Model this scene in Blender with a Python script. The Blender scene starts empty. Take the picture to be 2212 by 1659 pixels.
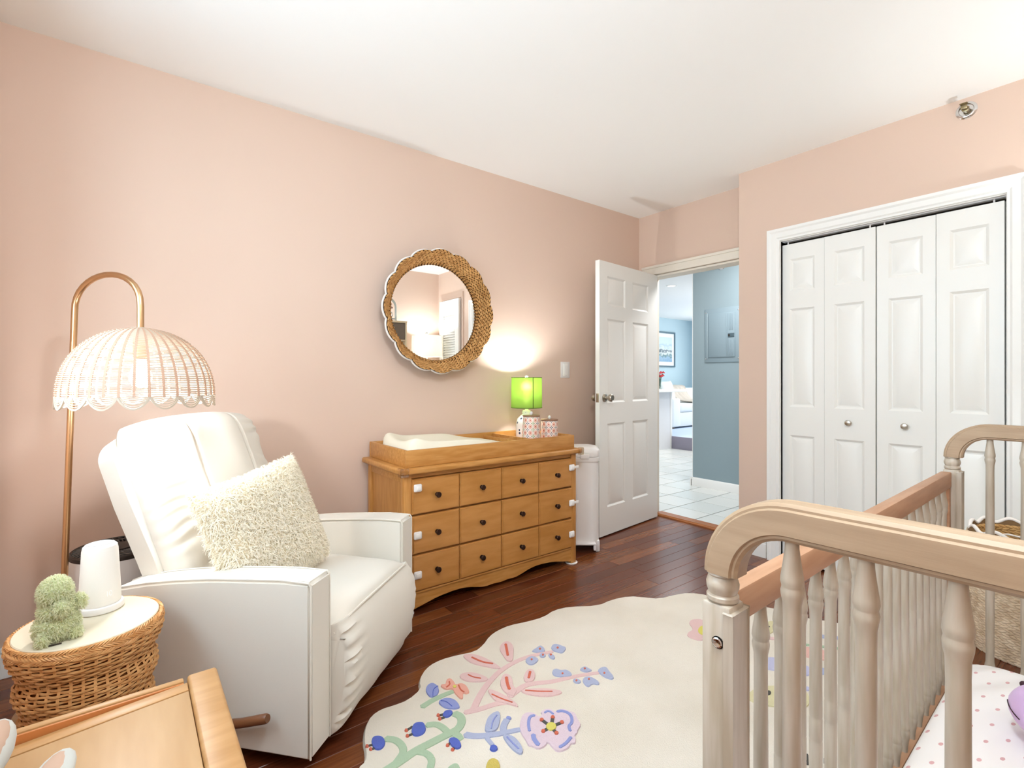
import bpy, bmesh, math, random
from mathutils import Vector, Matrix, noise
random.seed(7)
PI = math.pi
scene = bpy.context.scene
COL = scene.collection
R = math.radians

# ---------------------------------------------------------------- camera, world, lights, exposure
H_EYE = 1.14
YAW = 52.4
cam_d = bpy.data.cameras.new('camera')
cam_d.sensor_fit = 'HORIZONTAL'
cam_d.sensor_width = 36.0
cam_d.lens = 1075.0 / 2212.0 * 36.0
cam_d.shift_y = -11.5 / 2212.0
cam_d.clip_start = 0.05
cam = bpy.data.objects.new('camera', cam_d)
COL.objects.link(cam)
cam.location = (0, 0, H_EYE)
cam.rotation_euler = (R(90), 0, R(YAW - 90))
scene.camera = cam

world = bpy.data.worlds.new('world')
scene.world = world
world.use_nodes = True
wn = world.node_tree
wn.nodes.clear()
wo = wn.nodes.new('ShaderNodeOutputWorld')
wb = wn.nodes.new('ShaderNodeBackground')
wb.inputs['Color'].default_value = (0.86, 0.93, 1.0, 1)
wb.inputs['Strength'].default_value = 0.8
wn.links.new(wb.outputs[0], wo.inputs[0])

scene.view_settings.view_transform = 'Standard'
scene.view_settings.look = 'None'
scene.view_settings.gamma = 1.0
scene.view_settings.use_curve_mapping = False
scene.view_settings.exposure = -0.02
scene.cycles.max_bounces = 10
scene.cycles.diffuse_bounces = 6
scene.cycles.transparent_max_bounces = 12
scene.cycles.sample_clamp_indirect = 6.0
scene.cycles.use_denoising = True

def area_light(name, loc, rot, sx, sy, power, col=(1, 1, 1), spread=180):
    d = bpy.data.lights.new(name, 'AREA')
    d.shape = 'RECTANGLE'
    d.size = sx
    d.size_y = sy
    d.energy = power
    d.color = col
    d.spread = R(spread)
    o = bpy.data.objects.new(name, d)
    COL.objects.link(o)
    o.location = loc
    o.rotation_euler = rot
    return o

def point_light(name, loc, power, col=(1, 1, 1), rad=0.03):
    d = bpy.data.lights.new(name, 'POINT')
    d.energy = power
    d.color = col
    d.shadow_soft_size = rad
    o = bpy.data.objects.new(name, d)
    COL.objects.link(o)
    o.location = loc
    return o

# daylight entering by the window behind the camera
area_light('window_daylight', (-0.8, 1.35, 1.6), (R(90), 0, R(-90)), 1.5, 1.35, 58, (0.62, 0.84, 1.0))
# added overhead fill for bounced flash; added fills brightening the hall and living room
point_light('overhead_fill_light', (0.42, 0.18, 2.28), 72, (0.74, 0.89, 1.0), 0.12)
area_light('hall_fill_light', (4.15, 2.1, 2.47), (0, 0, 0), 0.5, 0.5, 36, (0.97, 0.98, 1.0))
area_light('living_fill_light', (6.6, 4.0, 2.46), (0, 0, 0), 1.6, 1.2, 45, (1.0, 0.99, 0.97))
point_light('living_ceiling_fill_light', (7.6, 3.4, 1.7), 32, (1.0, 0.98, 0.95), 0.15)  # added point fill to lift the ceiling beyond the doorway, no lamp stands here
area_light('living_side_fill_light', (10.5, 4.6, 1.5), (R(90), 0, R(90)), 2.4, 1.8, 62, (1.0, 0.985, 0.97))  # added fill from the far side, there is no window behind it

# ---------------------------------------------------------------- helpers
def lin(h):
    h = h.lstrip('#')
    v = [int(h[i:i + 2], 16) / 255 for i in (0, 2, 4)]
    return tuple(c / 12.92 if c <= 0.04045 else ((c + 0.055) / 1.055) ** 2.4 for c in v) + (1,)

def mat(name, col, rough=0.5, metal=0.0, bump=0.0, bscale=200, col2=None, cscale=6, cdet=3, stretch=None,
        spec=0.5, sss=0.0, trans=0.0, bdist=0.001, coat=0.0, sheen=0.0, nlow=0.35, nhigh=0.65):
    m = bpy.data.materials.new(name)
    m.use_nodes = True
    nt = m.node_tree
    b = nt.nodes['Principled BSDF']
    b.inputs['Base Color'].default_value = lin(col)
    b.inputs['Roughness'].default_value = rough
    b.inputs['Metallic'].default_value = metal
    b.inputs['Specular IOR Level'].default_value = spec
    b.inputs['Coat Weight'].default_value = coat
    b.inputs['Sheen Weight'].default_value = sheen
    if bump or col2:
        tc = nt.nodes.new('ShaderNodeTexCoord')
        mp = nt.nodes.new('ShaderNodeMapping')
        nt.links.new(tc.outputs['Object'], mp.inputs[0])
        if stretch:
            mp.inputs['Scale'].default_value = stretch
    if col2:
        n = nt.nodes.new('ShaderNodeTexNoise')
        n.inputs['Scale'].default_value = cscale
        n.inputs['Detail'].default_value = cdet
        nt.links.new(mp.outputs[0], n.inputs['Vector'])
        r = nt.nodes.new('ShaderNodeMapRange')
        r.inputs['From Min'].default_value = nlow
        r.inputs['From Max'].default_value = nhigh
        nt.links.new(n.outputs['Fac'], r.inputs['Value'])
        mx = nt.nodes.new('ShaderNodeMix')
        mx.data_type = 'RGBA'
        mx.inputs['A'].default_value = lin(col)
        mx.inputs['B'].default_value = lin(col2)
        nt.links.new(r.outputs[0], mx.inputs['Factor'])
        nt.links.new(mx.outputs['Result'], b.inputs['Base Color'])
    if bump:
        n2 = nt.nodes.new('ShaderNodeTexNoise')
        n2.inputs['Scale'].default_value = bscale
        n2.inputs['Detail'].default_value = 4
        nt.links.new((mp if stretch else tc).outputs[0 if stretch else 'Object'], n2.inputs['Vector'])
        bp = nt.nodes.new('ShaderNodeBump')
        bp.inputs['Strength'].default_value = bump
        bp.inputs['Distance'].default_value = bdist
        nt.links.new(n2.outputs['Fac'], bp.inputs['Height'])
        nt.links.new(bp.outputs[0], b.inputs['Normal'])
    if trans:
        out = nt.nodes['Material Output']
        t = nt.nodes.new('ShaderNodeBsdfTranslucent')
        t.inputs['Color'].default_value = lin(col)
        ms = nt.nodes.new('ShaderNodeMixShader')
        ms.inputs[0].default_value = trans
        nt.links.new(b.outputs[0], ms.inputs[1])
        nt.links.new(t.outputs[0], ms.inputs[2])
        nt.links.new(ms.outputs[0], out.inputs['Surface'])
    return m

def mat_emit(name, col, strength):
    m = bpy.data.materials.new(name)
    m.use_nodes = True
    b = m.node_tree.nodes['Principled BSDF']
    b.inputs['Base Color'].default_value = lin(col)
    b.inputs['Emission Color'].default_value = lin(col)
    b.inputs['Emission Strength'].default_value = strength
    return m

def obj(name, bm, m=None, parent=None, smooth=True, ang=35, loc=None, rot=None):
    me = bpy.data.meshes.new(name)
    bm.normal_update()
    bm.to_mesh(me)
    bm.free()
    if smooth:
        me.shade_smooth()
        me.set_sharp_from_angle(angle=R(ang))
    if m:
        for x in (m if isinstance(m, (list, tuple)) else [m]):
            me.materials.append(x)
    o = bpy.data.objects.new(name, me)
    COL.objects.link(o)
    if parent:
        o.parent = parent
    if loc is not None:
        o.location = loc
    if rot is not None:
        o.rotation_euler = rot
    return o

def raw(name, verts, faces, m=None, parent=None, smooth=True, ang=40):
    me = bpy.data.meshes.new(name)
    me.from_pydata(verts, [], faces)
    if smooth:
        me.shade_smooth()
        me.set_sharp_from_angle(angle=R(ang))
    if m:
        me.materials.append(m)
    o = bpy.data.objects.new(name, me)
    COL.objects.link(o)
    if parent:
        o.parent = parent
    return o

def thing(name, label, cat, loc=(0, 0, 0), rz=0, group=None):
    o = bpy.data.objects.new(name, None)
    o.empty_display_size = 0.05
    COL.objects.link(o)
    o.location = loc
    o.rotation_euler = (0, 0, rz)
    tag(o, label, cat, group)
    return o

def tag(o, label, cat, group=None):
    o['label'] = label
    o['category'] = cat
    if group:
        o['group'] = group
    return o

def struct(o, label=None):
    o['kind'] = 'structure'
    if label:
        o['label'] = label
    return o

def stuff(o):
    o['kind'] = 'stuff'
    return o

def dup(o, parent=None, loc=None):
    c = o.copy()
    COL.objects.link(c)
    if parent:
        c.parent = parent
    if loc is not None:
        c.location = loc
    for ch in o.children:
        dup(ch, c)
    return c

def bx(bm, x0, x1, y0, y1, z0, z1, bev=0.0, seg=2):
    """axis aligned box"""
    r = bmesh.ops.create_cube(bm, size=1.0)
    vs = r['verts']
    for v in vs:
        v.co = Vector(((x0 + x1) / 2 + v.co.x * (x1 - x0), (y0 + y1) / 2 + v.co.y * (y1 - y0), (z0 + z1) / 2 + v.co.z * (z1 - z0)))
    if bev > 0:
        es = list({e for v in vs for e in v.link_edges})
        bmesh.ops.bevel(bm, geom=es, offset=bev, segments=seg, profile=0.5, affect='EDGES', clamp_overlap=True)
    return bm

def box(x0, x1, y0, y1, z0, z1, bev=0.0, seg=2):
    bm = bmesh.new()
    return bx(bm, x0, x1, y0, y1, z0, z1, bev, seg)

def lathe(prof, n=32, bm=None, cx=0, cy=0, cap0=True, cap1=True):
    """prof = [(r,z)...] around z"""
    bm = bm or bmesh.new()
    rings = []
    for r, z in prof:
        rings.append([bm.verts.new((cx + r * math.cos(2 * PI * i / n), cy + r * math.sin(2 * PI * i / n), z)) for i in range(n)])
    for a, b in zip(rings, rings[1:]):
        for i in range(n):
            bm.faces.new((a[i], a[(i + 1) % n], b[(i + 1) % n], b[i]))
    if cap0:
        bm.faces.new(list(reversed(rings[0])))
    if cap1:
        bm.faces.new(rings[-1])
    return bm

def frames(pts, closed=False):
    n = len(pts)
    T = []
    for i in range(n):
        if closed:
            t = pts[(i + 1) % n] - pts[i - 1]
        else:
            t = pts[min(i + 1, n - 1)] - pts[max(i - 1, 0)]
        T.append(t.normalized())
    up = Vector((0, 0, 1)) if abs(T[0].z) < 0.9 else Vector((1, 0, 0))
    N = (up - T[0] * up.dot(T[0])).normalized()
    out = []
    for i in range(n):
        N = (N - T[i] * N.dot(T[i]))
        if N.length < 1e-6:
            N = T[i].orthogonal()
        N.normalize()
        out.append((T[i], N, T[i].cross(N)))
    return out

def tube(pts, r, k=8, bm=None, closed=False, cap=True, sq=1.0):
    bm = bm or bmesh.new()
    pts = [Vector(p) for p in pts]
    fr = frames(pts, closed)
    rad = r if isinstance(r, (list, tuple)) else [r] * len(pts)
    rings = []
    for p, (t, nn, b), rr in zip(pts, fr, rad):
        rings.append([bm.verts.new(p + (nn * math.cos(2 * PI * j / k) + b * math.sin(2 * PI * j / k) * sq) * rr) for j in range(k)])
    m = len(rings)
    for i in range(m if closed else m - 1):
        a, b2 = rings[i], rings[(i + 1) % m]
        for j in range(k):
            bm.faces.new((a[j], a[(j + 1) % k], b2[(j + 1) % k], b2[j]))
    if cap and not closed:
        bm.faces.new(list(reversed(rings[0])))
        bm.faces.new(rings[-1])
    return bm

def tube_raw(V, F, pts, r, k=4, closed=True, sq=1.0):
    """fast tube into vert/face lists"""
    pts = [Vector(p) for p in pts]
    fr = frames(pts, closed)
    b0 = len(V)
    for p, (t, nn, b) in zip(pts, fr):
        for j in range(k):
            a = 2 * PI * (j + 0.5) / k
            q = p + (nn * math.cos(a) + b * (math.sin(a) * sq)) * r
            V.append((q.x, q.y, q.z))
    m = len(pts)
    for i in range(m if closed else m - 1):
        i2 = (i + 1) % m
        for j in range(k):
            j2 = (j + 1) % k
            F.append((b0 + i * k + j, b0 + i * k + j2, b0 + i2 * k + j2, b0 + i2 * k + j))

def ellipsoid(bm, c, rx, ry, rz, seg=16, rings=10, M=None):
    r = bmesh.ops.create_uvsphere(bm, u_segments=seg, v_segments=rings, radius=1.0)
    for v in r['verts']:
        p = Vector((v.co.x * rx, v.co.y * ry, v.co.z * rz))
        if M is not None:
            p = M @ p
        v.co = p + Vector(c)
    return bm

def extrude_poly(bm, pts, z0, z1, inset=0.0):
    """pts 2D polygon (any winding) -> prism from z0 to z1, top optionally inset"""
    A = sum(pts[i][0] * pts[(i + 1) % len(pts)][1] - pts[(i + 1) % len(pts)][0] * pts[i][1] for i in range(len(pts)))
    if A < 0:
        pts = pts[::-1]
    n = len(pts)
    bot = [bm.verts.new((p[0], p[1], z0)) for p in pts]
    top = []
    for i in range(n):
        a, b, c = Vector(pts[i - 1]), Vector(pts[i]), Vector(pts[(i + 1) % n])
        d = (c - a)
        nn = Vector((-d.y, d.x))
        if nn.length > 0:
            nn.normalize()
        q = b + nn * inset
        top.append(bm.verts.new((q.x, q.y, z1)))
    for i in range(n):
        bm.faces.new((bot[i], bot[(i + 1) % n], top[(i + 1) % n], top[i]))
    from mathutils.geometry import tessellate_polygon
    for t in tessellate_polygon([[v.co for v in top]]):
        f = bm.faces.new([top[i] for i in t])
        f.normal_update()
        if f.normal.z < 0:
            f.normal_flip()
    return bm

def prism(bm, pts, axis, a0, a1):
    """2D polygon extruded along an axis; axis 'y': pts=(x,z), axis 'x': pts=(y,z)"""
    def P(p, a):
        return (p[0], a, p[1]) if axis == 'y' else (a, p[0], p[1])
    A = [bm.verts.new(P(p, a0)) for p in pts]
    B = [bm.verts.new(P(p, a1)) for p in pts]
    n = len(pts)
    fs = [bm.faces.new((A[i], A[(i + 1) % n], B[(i + 1) % n], B[i])) for i in range(n)]
    fs.append(bm.faces.new(A[::-1]))
    fs.append(bm.faces.new(B))
    bmesh.ops.recalc_face_normals(bm, faces=bm.faces)
    return fs

def chaikin(pts, closed=True, it=2):
    for _ in range(it):
        out = []
        n = len(pts)
        rng = range(n) if closed else range(n - 1)
        if not closed:
            out.append(pts[0])
        for i in rng:
            a, b = pts[i], pts[(i + 1) % n]
            out.append((a[0] * .75 + b[0] * .25, a[1] * .75 + b[1] * .25))
            out.append((a[0] * .25 + b[0] * .75, a[1] * .25 + b[1] * .75))
        if not closed:
            out.append(pts[-1])
        pts = out
    return pts

def panel_leaf(name, w, h, th, rects, m, parent=None, depth=0.008, both=True, x0=0.0, gx=0.012):
    """a moulded panel door leaf: local x 0..w, z 0..h, faces at y=+-th/2, recessed fields with raised panels as child objects"""
    bm = bmesh.new()
    xs = sorted({0.0, w} | {r[0] for r in rects} | {r[1] for r in rects})
    zs = sorted({0.0, h} | {r[2] for r in rects} | {r[3] for r in rects})
    def isr(a, b, c, d):
        return any(abs(r[0] - a) < 1e-6 and abs(r[1] - b) < 1e-6 and abs(r[2] - c) < 1e-6 and abs(r[3] - d) < 1e-6 for r in rects)
    for s in (-1, 1):
        Y = s * th / 2
        for i in range(len(xs) - 1):
            for j in range(len(zs) - 1):
                a, b, c, d = xs[i], xs[i + 1], zs[j], zs[j + 1]
                q = [(a, c), (b, c), (b, d), (a, d)]
                if isr(a, b, c, d):
                    g = gx
                    q2 = [(a + g, c + g), (b - g, c + g), (b - g, d - g), (a + g, d - g)]
                    V1 = [bm.verts.new((p[0], Y, p[1])) for p in q]
                    V2 = [bm.verts.new((p[0], Y - s * depth, p[1])) for p in q2]
                    for k in range(4):
                        bm.faces.new((V1[k], V1[(k + 1) % 4], V2[(k + 1) % 4], V2[k]))
                    bm.faces.new(V2)
                else:
                    bm.faces.new([bm.verts.new((p[0], Y, p[1])) for p in q])
    for (a, c), (b, d) in (((0, 0), (w, 0)), ((w, 0), (w, h)), ((w, h), (0, h)), ((0, h), (0, 0))):
        bm.faces.new([bm.verts.new(p) for p in ((a, -th / 2, c), (b, -th / 2, d), (b, th / 2, d), (a, th / 2, c))])
    bmesh.ops.remove_doubles(bm, verts=bm.verts, dist=1e-5)
    bmesh.ops.recalc_face_normals(bm, faces=bm.faces)
    leaf = obj(name, bm, m, parent, ang=20)
    leaf_panels = []
    for r in rects:
        a, b, c, d = r
        bm = bmesh.new()
        for s in (-1, 1):
            Yb, Yt = s * (th / 2 - depth), s * (th / 2 - 0.0012)
            def ring(g, Y):
                return [bm.verts.new((p[0], Y, p[1])) for p in ((a + g, c + g), (b - g, c + g), (b - g, d - g), (a + g, d - g))]
            R0, R1 = ring(gx + 0.006, Yb), ring(gx + min(0.034, (b - a) * .25), Yt)
            for k in range(4):
                bm.faces.new((R0[k], R0[(k + 1) % 4], R1[(k + 1) % 4], R1[k]))
            bm.faces.new(R1)
        bmesh.ops.recalc_face_normals(bm, faces=bm.faces)
        leaf_panels.append(obj('panel', bm, m, leaf, ang=15))
    return leaf

def knob(name, m, parent, c, d, r=0.014, L=0.028, n=20):
    """turned knob pointing along unit vector d from point c"""
    prof = [(r * .75, 0), (r * .75, .003), (r * .4, .005), (r * .4, L * .45), (r * .9, L * .6), (r, L * .78), (r * .85, L * .93), (r * .4, L)]
    bm = lathe(prof, n)
    q = Vector((0, 0, 1)).rotation_difference(Vector(d))
    bmesh.ops.transform(bm, matrix=Matrix.Translation(Vector(c)) @ q.to_matrix().to_4x4(), verts=bm.verts)
    return obj(name, bm, m, parent)

def text_obj(body, size, m, parent, loc, rot, name='lettering', ext=0.0004):
    cu = bpy.data.curves.new(name, 'FONT')
    cu.body = body
    cu.size = size
    cu.extrude = ext
    cu.align_x = 'CENTER'
    cu.align_y = 'CENTER'
    cu.materials.append(m)
    o = bpy.data.objects.new(name, cu)
    COL.objects.link(o)
    o.parent = parent
    o.location = loc
    o.rotation_euler = rot
    return o
RUG=[('S','stem','pink',1,[(0.8996,1.4285),(0.9434,1.4117),(1.0085,1.4013),(1.0423,1.3854)],(0.0164,0.0172)),
('S','stem','pink',1,[(0.9292,1.4227),(0.9791,1.4651),(1.0395,1.5058),(1.0859,1.5282),(1.137,1.5499),(1.2129,1.5624),(1.2878,1.559),(1.351,1.5384),(1.3855,1.526)],(0.0191,0.014)),
('S','stem','pink',1,[(1.0706,1.4052),(1.12,1.4159),(1.1585,1.4199),(1.1966,1.4048),(1.2454,1.3759),(1.3061,1.3586),(1.3648,1.3375),(1.4256,1.309)],(0.0204,0.0125)),
('P','leaf','pink',2,[(1.075,1.7298),(1.1029,1.7224),(1.1284,1.6887),(1.1438,1.6357),(1.1502,1.5779),(1.1475,1.5544),(1.129,1.5687),(1.1037,1.6041),(1.0753,1.6519),(1.0696,1.6928)],0),
('S','leaf_vein','red',3,[(1.0961,1.6894),(1.1103,1.6348),(1.1374,1.6008)],(0.0094,0.0091)),
('P','leaf','pink',2,[(0.9912,1.6221),(1.0266,1.6193),(1.0537,1.5923),(1.0706,1.5459),(1.0679,1.5272),(1.0444,1.5278),(1.0055,1.5549),(0.9863,1.5871)],0),
('S','leaf_vein','red',3,[(1.0207,1.5994),(1.0274,1.5732),(1.046,1.55)],(0.0067,0.0066)),
('P','leaf','pink',2,[(1.2404,1.6963),(1.2823,1.7098),(1.2928,1.6863),(1.2811,1.6501),(1.2449,1.606),(1.2138,1.5684),(1.1916,1.5788),(1.2062,1.6288),(1.2164,1.6634)],0),
('S','leaf_vein','red',3,[(1.2642,1.6856),(1.2433,1.6499),(1.2194,1.6116)],(0.0117,0.0109)),
('P','leaf','pink',2,[(1.139,1.5235),(1.1485,1.498),(1.1351,1.4667),(1.1156,1.4415),(1.1151,1.4141),(1.0782,1.3888),(1.0689,1.4118),(1.0697,1.449),(1.0842,1.4827),(1.1134,1.513)],0),
('S','leaf_vein','red',3,[(1.1263,1.497),(1.1063,1.4658),(1.0913,1.4324)],(0.012,0.0113)),
('P','leaf','pink',2,[(1.1757,1.459),(1.2068,1.4837),(1.2348,1.4903),(1.2398,1.4645),(1.2159,1.434),(1.1922,1.4169),(1.162,1.4286)],0),
('S','leaf_vein','red',3,[(1.2201,1.4703),(1.1896,1.4424)],(0.0105,0.0102)),
('P','leaf','pink',2,[(1.1189,1.4057),(1.1416,1.3992),(1.1856,1.3708),(1.2217,1.3375),(1.2393,1.3047),(1.2133,1.3006),(1.1702,1.3205),(1.1363,1.3546),(1.1188,1.384)],0),
('S','leaf_vein','red',3,[(1.1326,1.3924),(1.1671,1.3577),(1.2057,1.3279)],(0.0062,0.0062)),
('P','leaf','pink',2,[(1.029,1.4859),(1.0438,1.469),(1.0569,1.4317),(1.0647,1.3887),(1.0664,1.3566),(1.0581,1.3356),(1.0488,1.3552),(1.0363,1.3773),(1.0132,1.4078),(1.0152,1.4425)],0),
('S','leaf_vein','red',3,[(1.0244,1.4487),(1.0371,1.4048),(1.0552,1.3678)],(0.0066,0.0063)),
('P','blossom','greyblue',2,[(1.3183,1.5813),(1.3462,1.5853),(1.3785,1.5938),(1.3761,1.5622),(1.3584,1.5398),(1.3338,1.5516),(1.3203,1.5691)],0),
('P','blossom_centre','red',3,[(1.3603,1.5656),(1.3549,1.5621),(1.3497,1.5629),(1.3479,1.5675),(1.3504,1.5733),(1.3558,1.5768),(1.361,1.576),(1.3629,1.5714)],0),
('P','blossom','greyblue',2,[(1.4026,1.5565),(1.4299,1.5654),(1.4436,1.5474),(1.4455,1.5309),(1.4536,1.5099),(1.4083,1.4871),(1.3964,1.5104),(1.3894,1.5302)],0),
('P','blossom_centre','red',3,[(1.4242,1.5266),(1.4186,1.5232),(1.4133,1.5241),(1.4115,1.5287),(1.4142,1.5343),(1.4199,1.5377),(1.4252,1.5369),(1.427,1.5323)],0),
('P','blossom','greyblue',2,[(1.3265,1.5431),(1.346,1.5422),(1.3484,1.5193),(1.3273,1.5114),(1.317,1.5227)],0),
('P','blossom_centre','red',3,[(1.3404,1.524),(1.3351,1.5207),(1.3301,1.5216),(1.3283,1.526),(1.3307,1.5315),(1.336,1.5349),(1.341,1.534),(1.3428,1.5296)],0),
('P','blossom','greyblue',2,[(1.3545,1.5215),(1.3711,1.5193),(1.3701,1.4887),(1.3506,1.4764),(1.3429,1.4925)],0),
('P','blossom_centre','red',3,[(1.3666,1.5052),(1.3613,1.502),(1.3562,1.5028),(1.3544,1.5072),(1.3569,1.5127),(1.3623,1.516),(1.3674,1.5152),(1.3692,1.5107)],0),
('P','blossom','greyblue',2,[(1.2574,1.5482),(1.2926,1.5553),(1.3049,1.532),(1.3028,1.5132),(1.2692,1.4992),(1.2478,1.506),(1.2476,1.5291)],0),
('P','blossom_centre','red',3,[(1.282,1.5259),(1.2769,1.5227),(1.2721,1.5235),(1.2702,1.5279),(1.2724,1.5333),(1.2774,1.5366),(1.2823,1.5358),(1.2842,1.5313)],0),
('P','blossom','greyblue',2,[(1.2892,1.4264),(1.316,1.4278),(1.3197,1.4061),(1.3433,1.3973),(1.3409,1.3619),(1.3229,1.3516),(1.2711,1.3915)],0),
('P','blossom_centre','red',3,[(1.3148,1.3821),(1.3099,1.3794),(1.3052,1.3803),(1.3035,1.3843),(1.3057,1.3891),(1.3105,1.3918),(1.3152,1.3909),(1.317,1.3868)],0),
('P','blossom','greyblue',2,[(1.3832,1.3697),(1.4153,1.3706),(1.4163,1.3474),(1.4187,1.3299),(1.389,1.3372),(1.3806,1.353)],0),
('P','blossom_centre','red',3,[(1.4052,1.3528),(1.4,1.3501),(1.3951,1.3511),(1.3935,1.3551),(1.3959,1.3599),(1.4012,1.3626),(1.406,1.3617),(1.4077,1.3576)],0),
('P','blossom','greyblue',2,[(1.4302,1.321),(1.461,1.3257),(1.4792,1.3149),(1.4636,1.2859),(1.4524,1.2519),(1.4323,1.2436),(1.4207,1.2703),(1.4229,1.2988)],0),
('P','blossom_centre','red',3,[(1.4429,1.2864),(1.4377,1.284),(1.4329,1.285),(1.4312,1.2889),(1.4338,1.2935),(1.439,1.2959),(1.4439,1.2949),(1.4455,1.291)],0),
('P','blossom','greyblue',2,[(1.3119,1.3364),(1.3297,1.3345),(1.3375,1.3108),(1.3216,1.3028),(1.3061,1.3147)],0),
('P','blossom_centre','red',3,[(1.3248,1.3177),(1.32,1.3152),(1.3154,1.3162),(1.3137,1.3201),(1.3159,1.3246),(1.3207,1.3271),(1.3253,1.3261),(1.327,1.3222)],0),
('P','blossom','greyblue',2,[(1.3442,1.3174),(1.3737,1.3185),(1.3847,1.298),(1.384,1.2634),(1.3682,1.2526),(1.3552,1.2741),(1.3278,1.2669),(1.3277,1.2896)],0),
('P','blossom_centre','red',3,[(1.3682,1.2959),(1.3633,1.2935),(1.3587,1.2945),(1.357,1.2984),(1.3593,1.3028),(1.3642,1.3053),(1.3689,1.3043),(1.3706,1.3004)],0),
('S','stem','green',1,[(0.7988,1.5424),(0.8424,1.5519),(0.8858,1.5531),(0.9253,1.5507)],(0.0172,0.0146)),
('P','blossom','coral',2,[(0.9381,1.6236),(0.9575,1.6254),(0.9588,1.5966),(0.9518,1.5749),(0.9731,1.5747),(0.9829,1.551),(0.9717,1.5072),(0.9541,1.5055),(0.9483,1.5201),(0.9334,1.4915),(0.9215,1.4959),(0.9242,1.5438),(0.9307,1.5647),(0.9081,1.5717),(0.9021,1.6025),(0.9125,1.6105),(0.925,1.6009)],0),
('S','petal_vein','red',3,[(0.9419,1.6041),(0.9353,1.5877),(0.9164,1.5809)],(0.0067,0.0065)),
('S','petal_vein','red',3,[(0.9579,1.5649),(0.9487,1.5352),(0.9524,1.517)],(0.0066,0.0063)),
('P','blossom_centre','yellow',3,[(0.9487,1.5613),(0.9431,1.5567),(0.937,1.5578),(0.9338,1.5638),(0.9356,1.5714),(0.9412,1.5761),(0.9474,1.5751),(0.9505,1.5689)],0),
('P','leaf','periwinkle',2,[(0.8509,1.6209),(0.869,1.6387),(0.8907,1.6409),(0.898,1.6164),(0.8907,1.585),(0.8677,1.562),(0.846,1.5638),(0.8416,1.5871)],0),
('S','leaf_vein','blue',3,[(0.8959,1.6073),(0.8714,1.5999),(0.8538,1.5677)],(0.0044,0.0042)),
('P','leaf','periwinkle',2,[(0.8525,1.532),(0.8759,1.5359),(0.8957,1.5255),(0.9076,1.5017),(0.9034,1.4619),(0.8879,1.4552),(0.8582,1.4805),(0.851,1.5069)],0),
('S','leaf_vein','blue',3,[(0.8623,1.5269),(0.8761,1.5114),(0.8783,1.4766)],(0.0041,0.0039)),
('S','stem','green',1,[(0.5814,1.354),(0.6358,1.3624),(0.687,1.3726),(0.7352,1.3726),(0.7785,1.3739),(0.8164,1.3725),(0.841,1.3739),(0.8677,1.3953),(0.8786,1.4218),(0.8681,1.4455)],(0.0214,0.0201)),
('S','stem','green',1,[(0.7681,1.4509),(0.7942,1.4391),(0.8044,1.4104),(0.8056,1.3808)],(0.018,0.0174)),
('S','stem','green',1,[(0.6369,1.4751),(0.6594,1.4539),(0.6665,1.418),(0.6584,1.391),(0.6373,1.3752),(0.6151,1.3612)],(0.0182,0.0163)),
('S','stem','green',1,[(0.6925,1.3647),(0.7102,1.3439),(0.713,1.3134),(0.6899,1.2836)],(0.0171,0.0159)),
('S','stem','green',1,[(0.8182,1.3712),(0.8242,1.3465),(0.8187,1.3312)],(0.0195,0.0189)),
('S','stamen','dark',1,[(0.5966,1.4756),(0.579,1.4797)],(0.0076,0.0075)),
('P','stamen_tip','red',2,[(0.5842,1.4757),(0.5809,1.4724),(0.5765,1.4733),(0.5736,1.478),(0.5738,1.4837),(0.5771,1.4871),(0.5815,1.4862),(0.5845,1.4815)],0),
('S','stamen','dark',1,[(0.596,1.4574),(0.5828,1.4609)],(0.0075,0.0074)),
('P','stamen_tip','red',2,[(0.5879,1.457),(0.5846,1.4537),(0.5803,1.4546),(0.5774,1.4593),(0.5776,1.4649),(0.5809,1.4682),(0.5853,1.4673),(0.5882,1.4626)],0),
('P','bud','blue',2,[(0.6016,1.5023),(0.6156,1.5053),(0.6327,1.4901),(0.6328,1.4629),(0.6166,1.4415),(0.5983,1.441),(0.5897,1.4585),(0.5934,1.4818)],0),
('S','stamen','dark',1,[(0.7275,1.4737),(0.7041,1.4691)],(0.0081,0.008)),
('P','stamen_tip','red',2,[(0.7095,1.465),(0.7056,1.4615),(0.7009,1.4625),(0.698,1.4674),(0.6986,1.4733),(0.7025,1.4769),(0.7073,1.4759),(0.7102,1.4709)],0),
('S','stamen','dark',1,[(0.7147,1.4428),(0.6959,1.4446)],(0.0079,0.0078)),
('P','stamen_tip','red',2,[(0.7013,1.4404),(0.6975,1.4371),(0.6928,1.4381),(0.69,1.4429),(0.6906,1.4487),(0.6944,1.4521),(0.6991,1.4511),(0.7019,1.4462)],0),
('P','bud','blue',2,[(0.7203,1.4668),(0.7372,1.4831),(0.755,1.4778),(0.7664,1.4648),(0.7578,1.4339),(0.7401,1.4193),(0.7172,1.4231),(0.7083,1.4398)],0),
('S','stamen','dark',1,[(0.8397,1.4629),(0.8205,1.4696)],(0.0086,0.0085)),
('P','stamen_tip','red',2,[(0.8262,1.4653),(0.8217,1.4616),(0.8166,1.4627),(0.8138,1.4678),(0.8148,1.474),(0.8192,1.4777),(0.8244,1.4767),(0.8273,1.4715)],0),
('S','stamen','dark',1,[(0.8318,1.449),(0.8158,1.4517)],(0.0084,0.0084)),
('P','stamen_tip','red',2,[(0.8214,1.4474),(0.8171,1.4438),(0.812,1.4449),(0.8092,1.4499),(0.8102,1.456),(0.8146,1.4596),(0.8197,1.4586),(0.8225,1.4535)],0),
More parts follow.
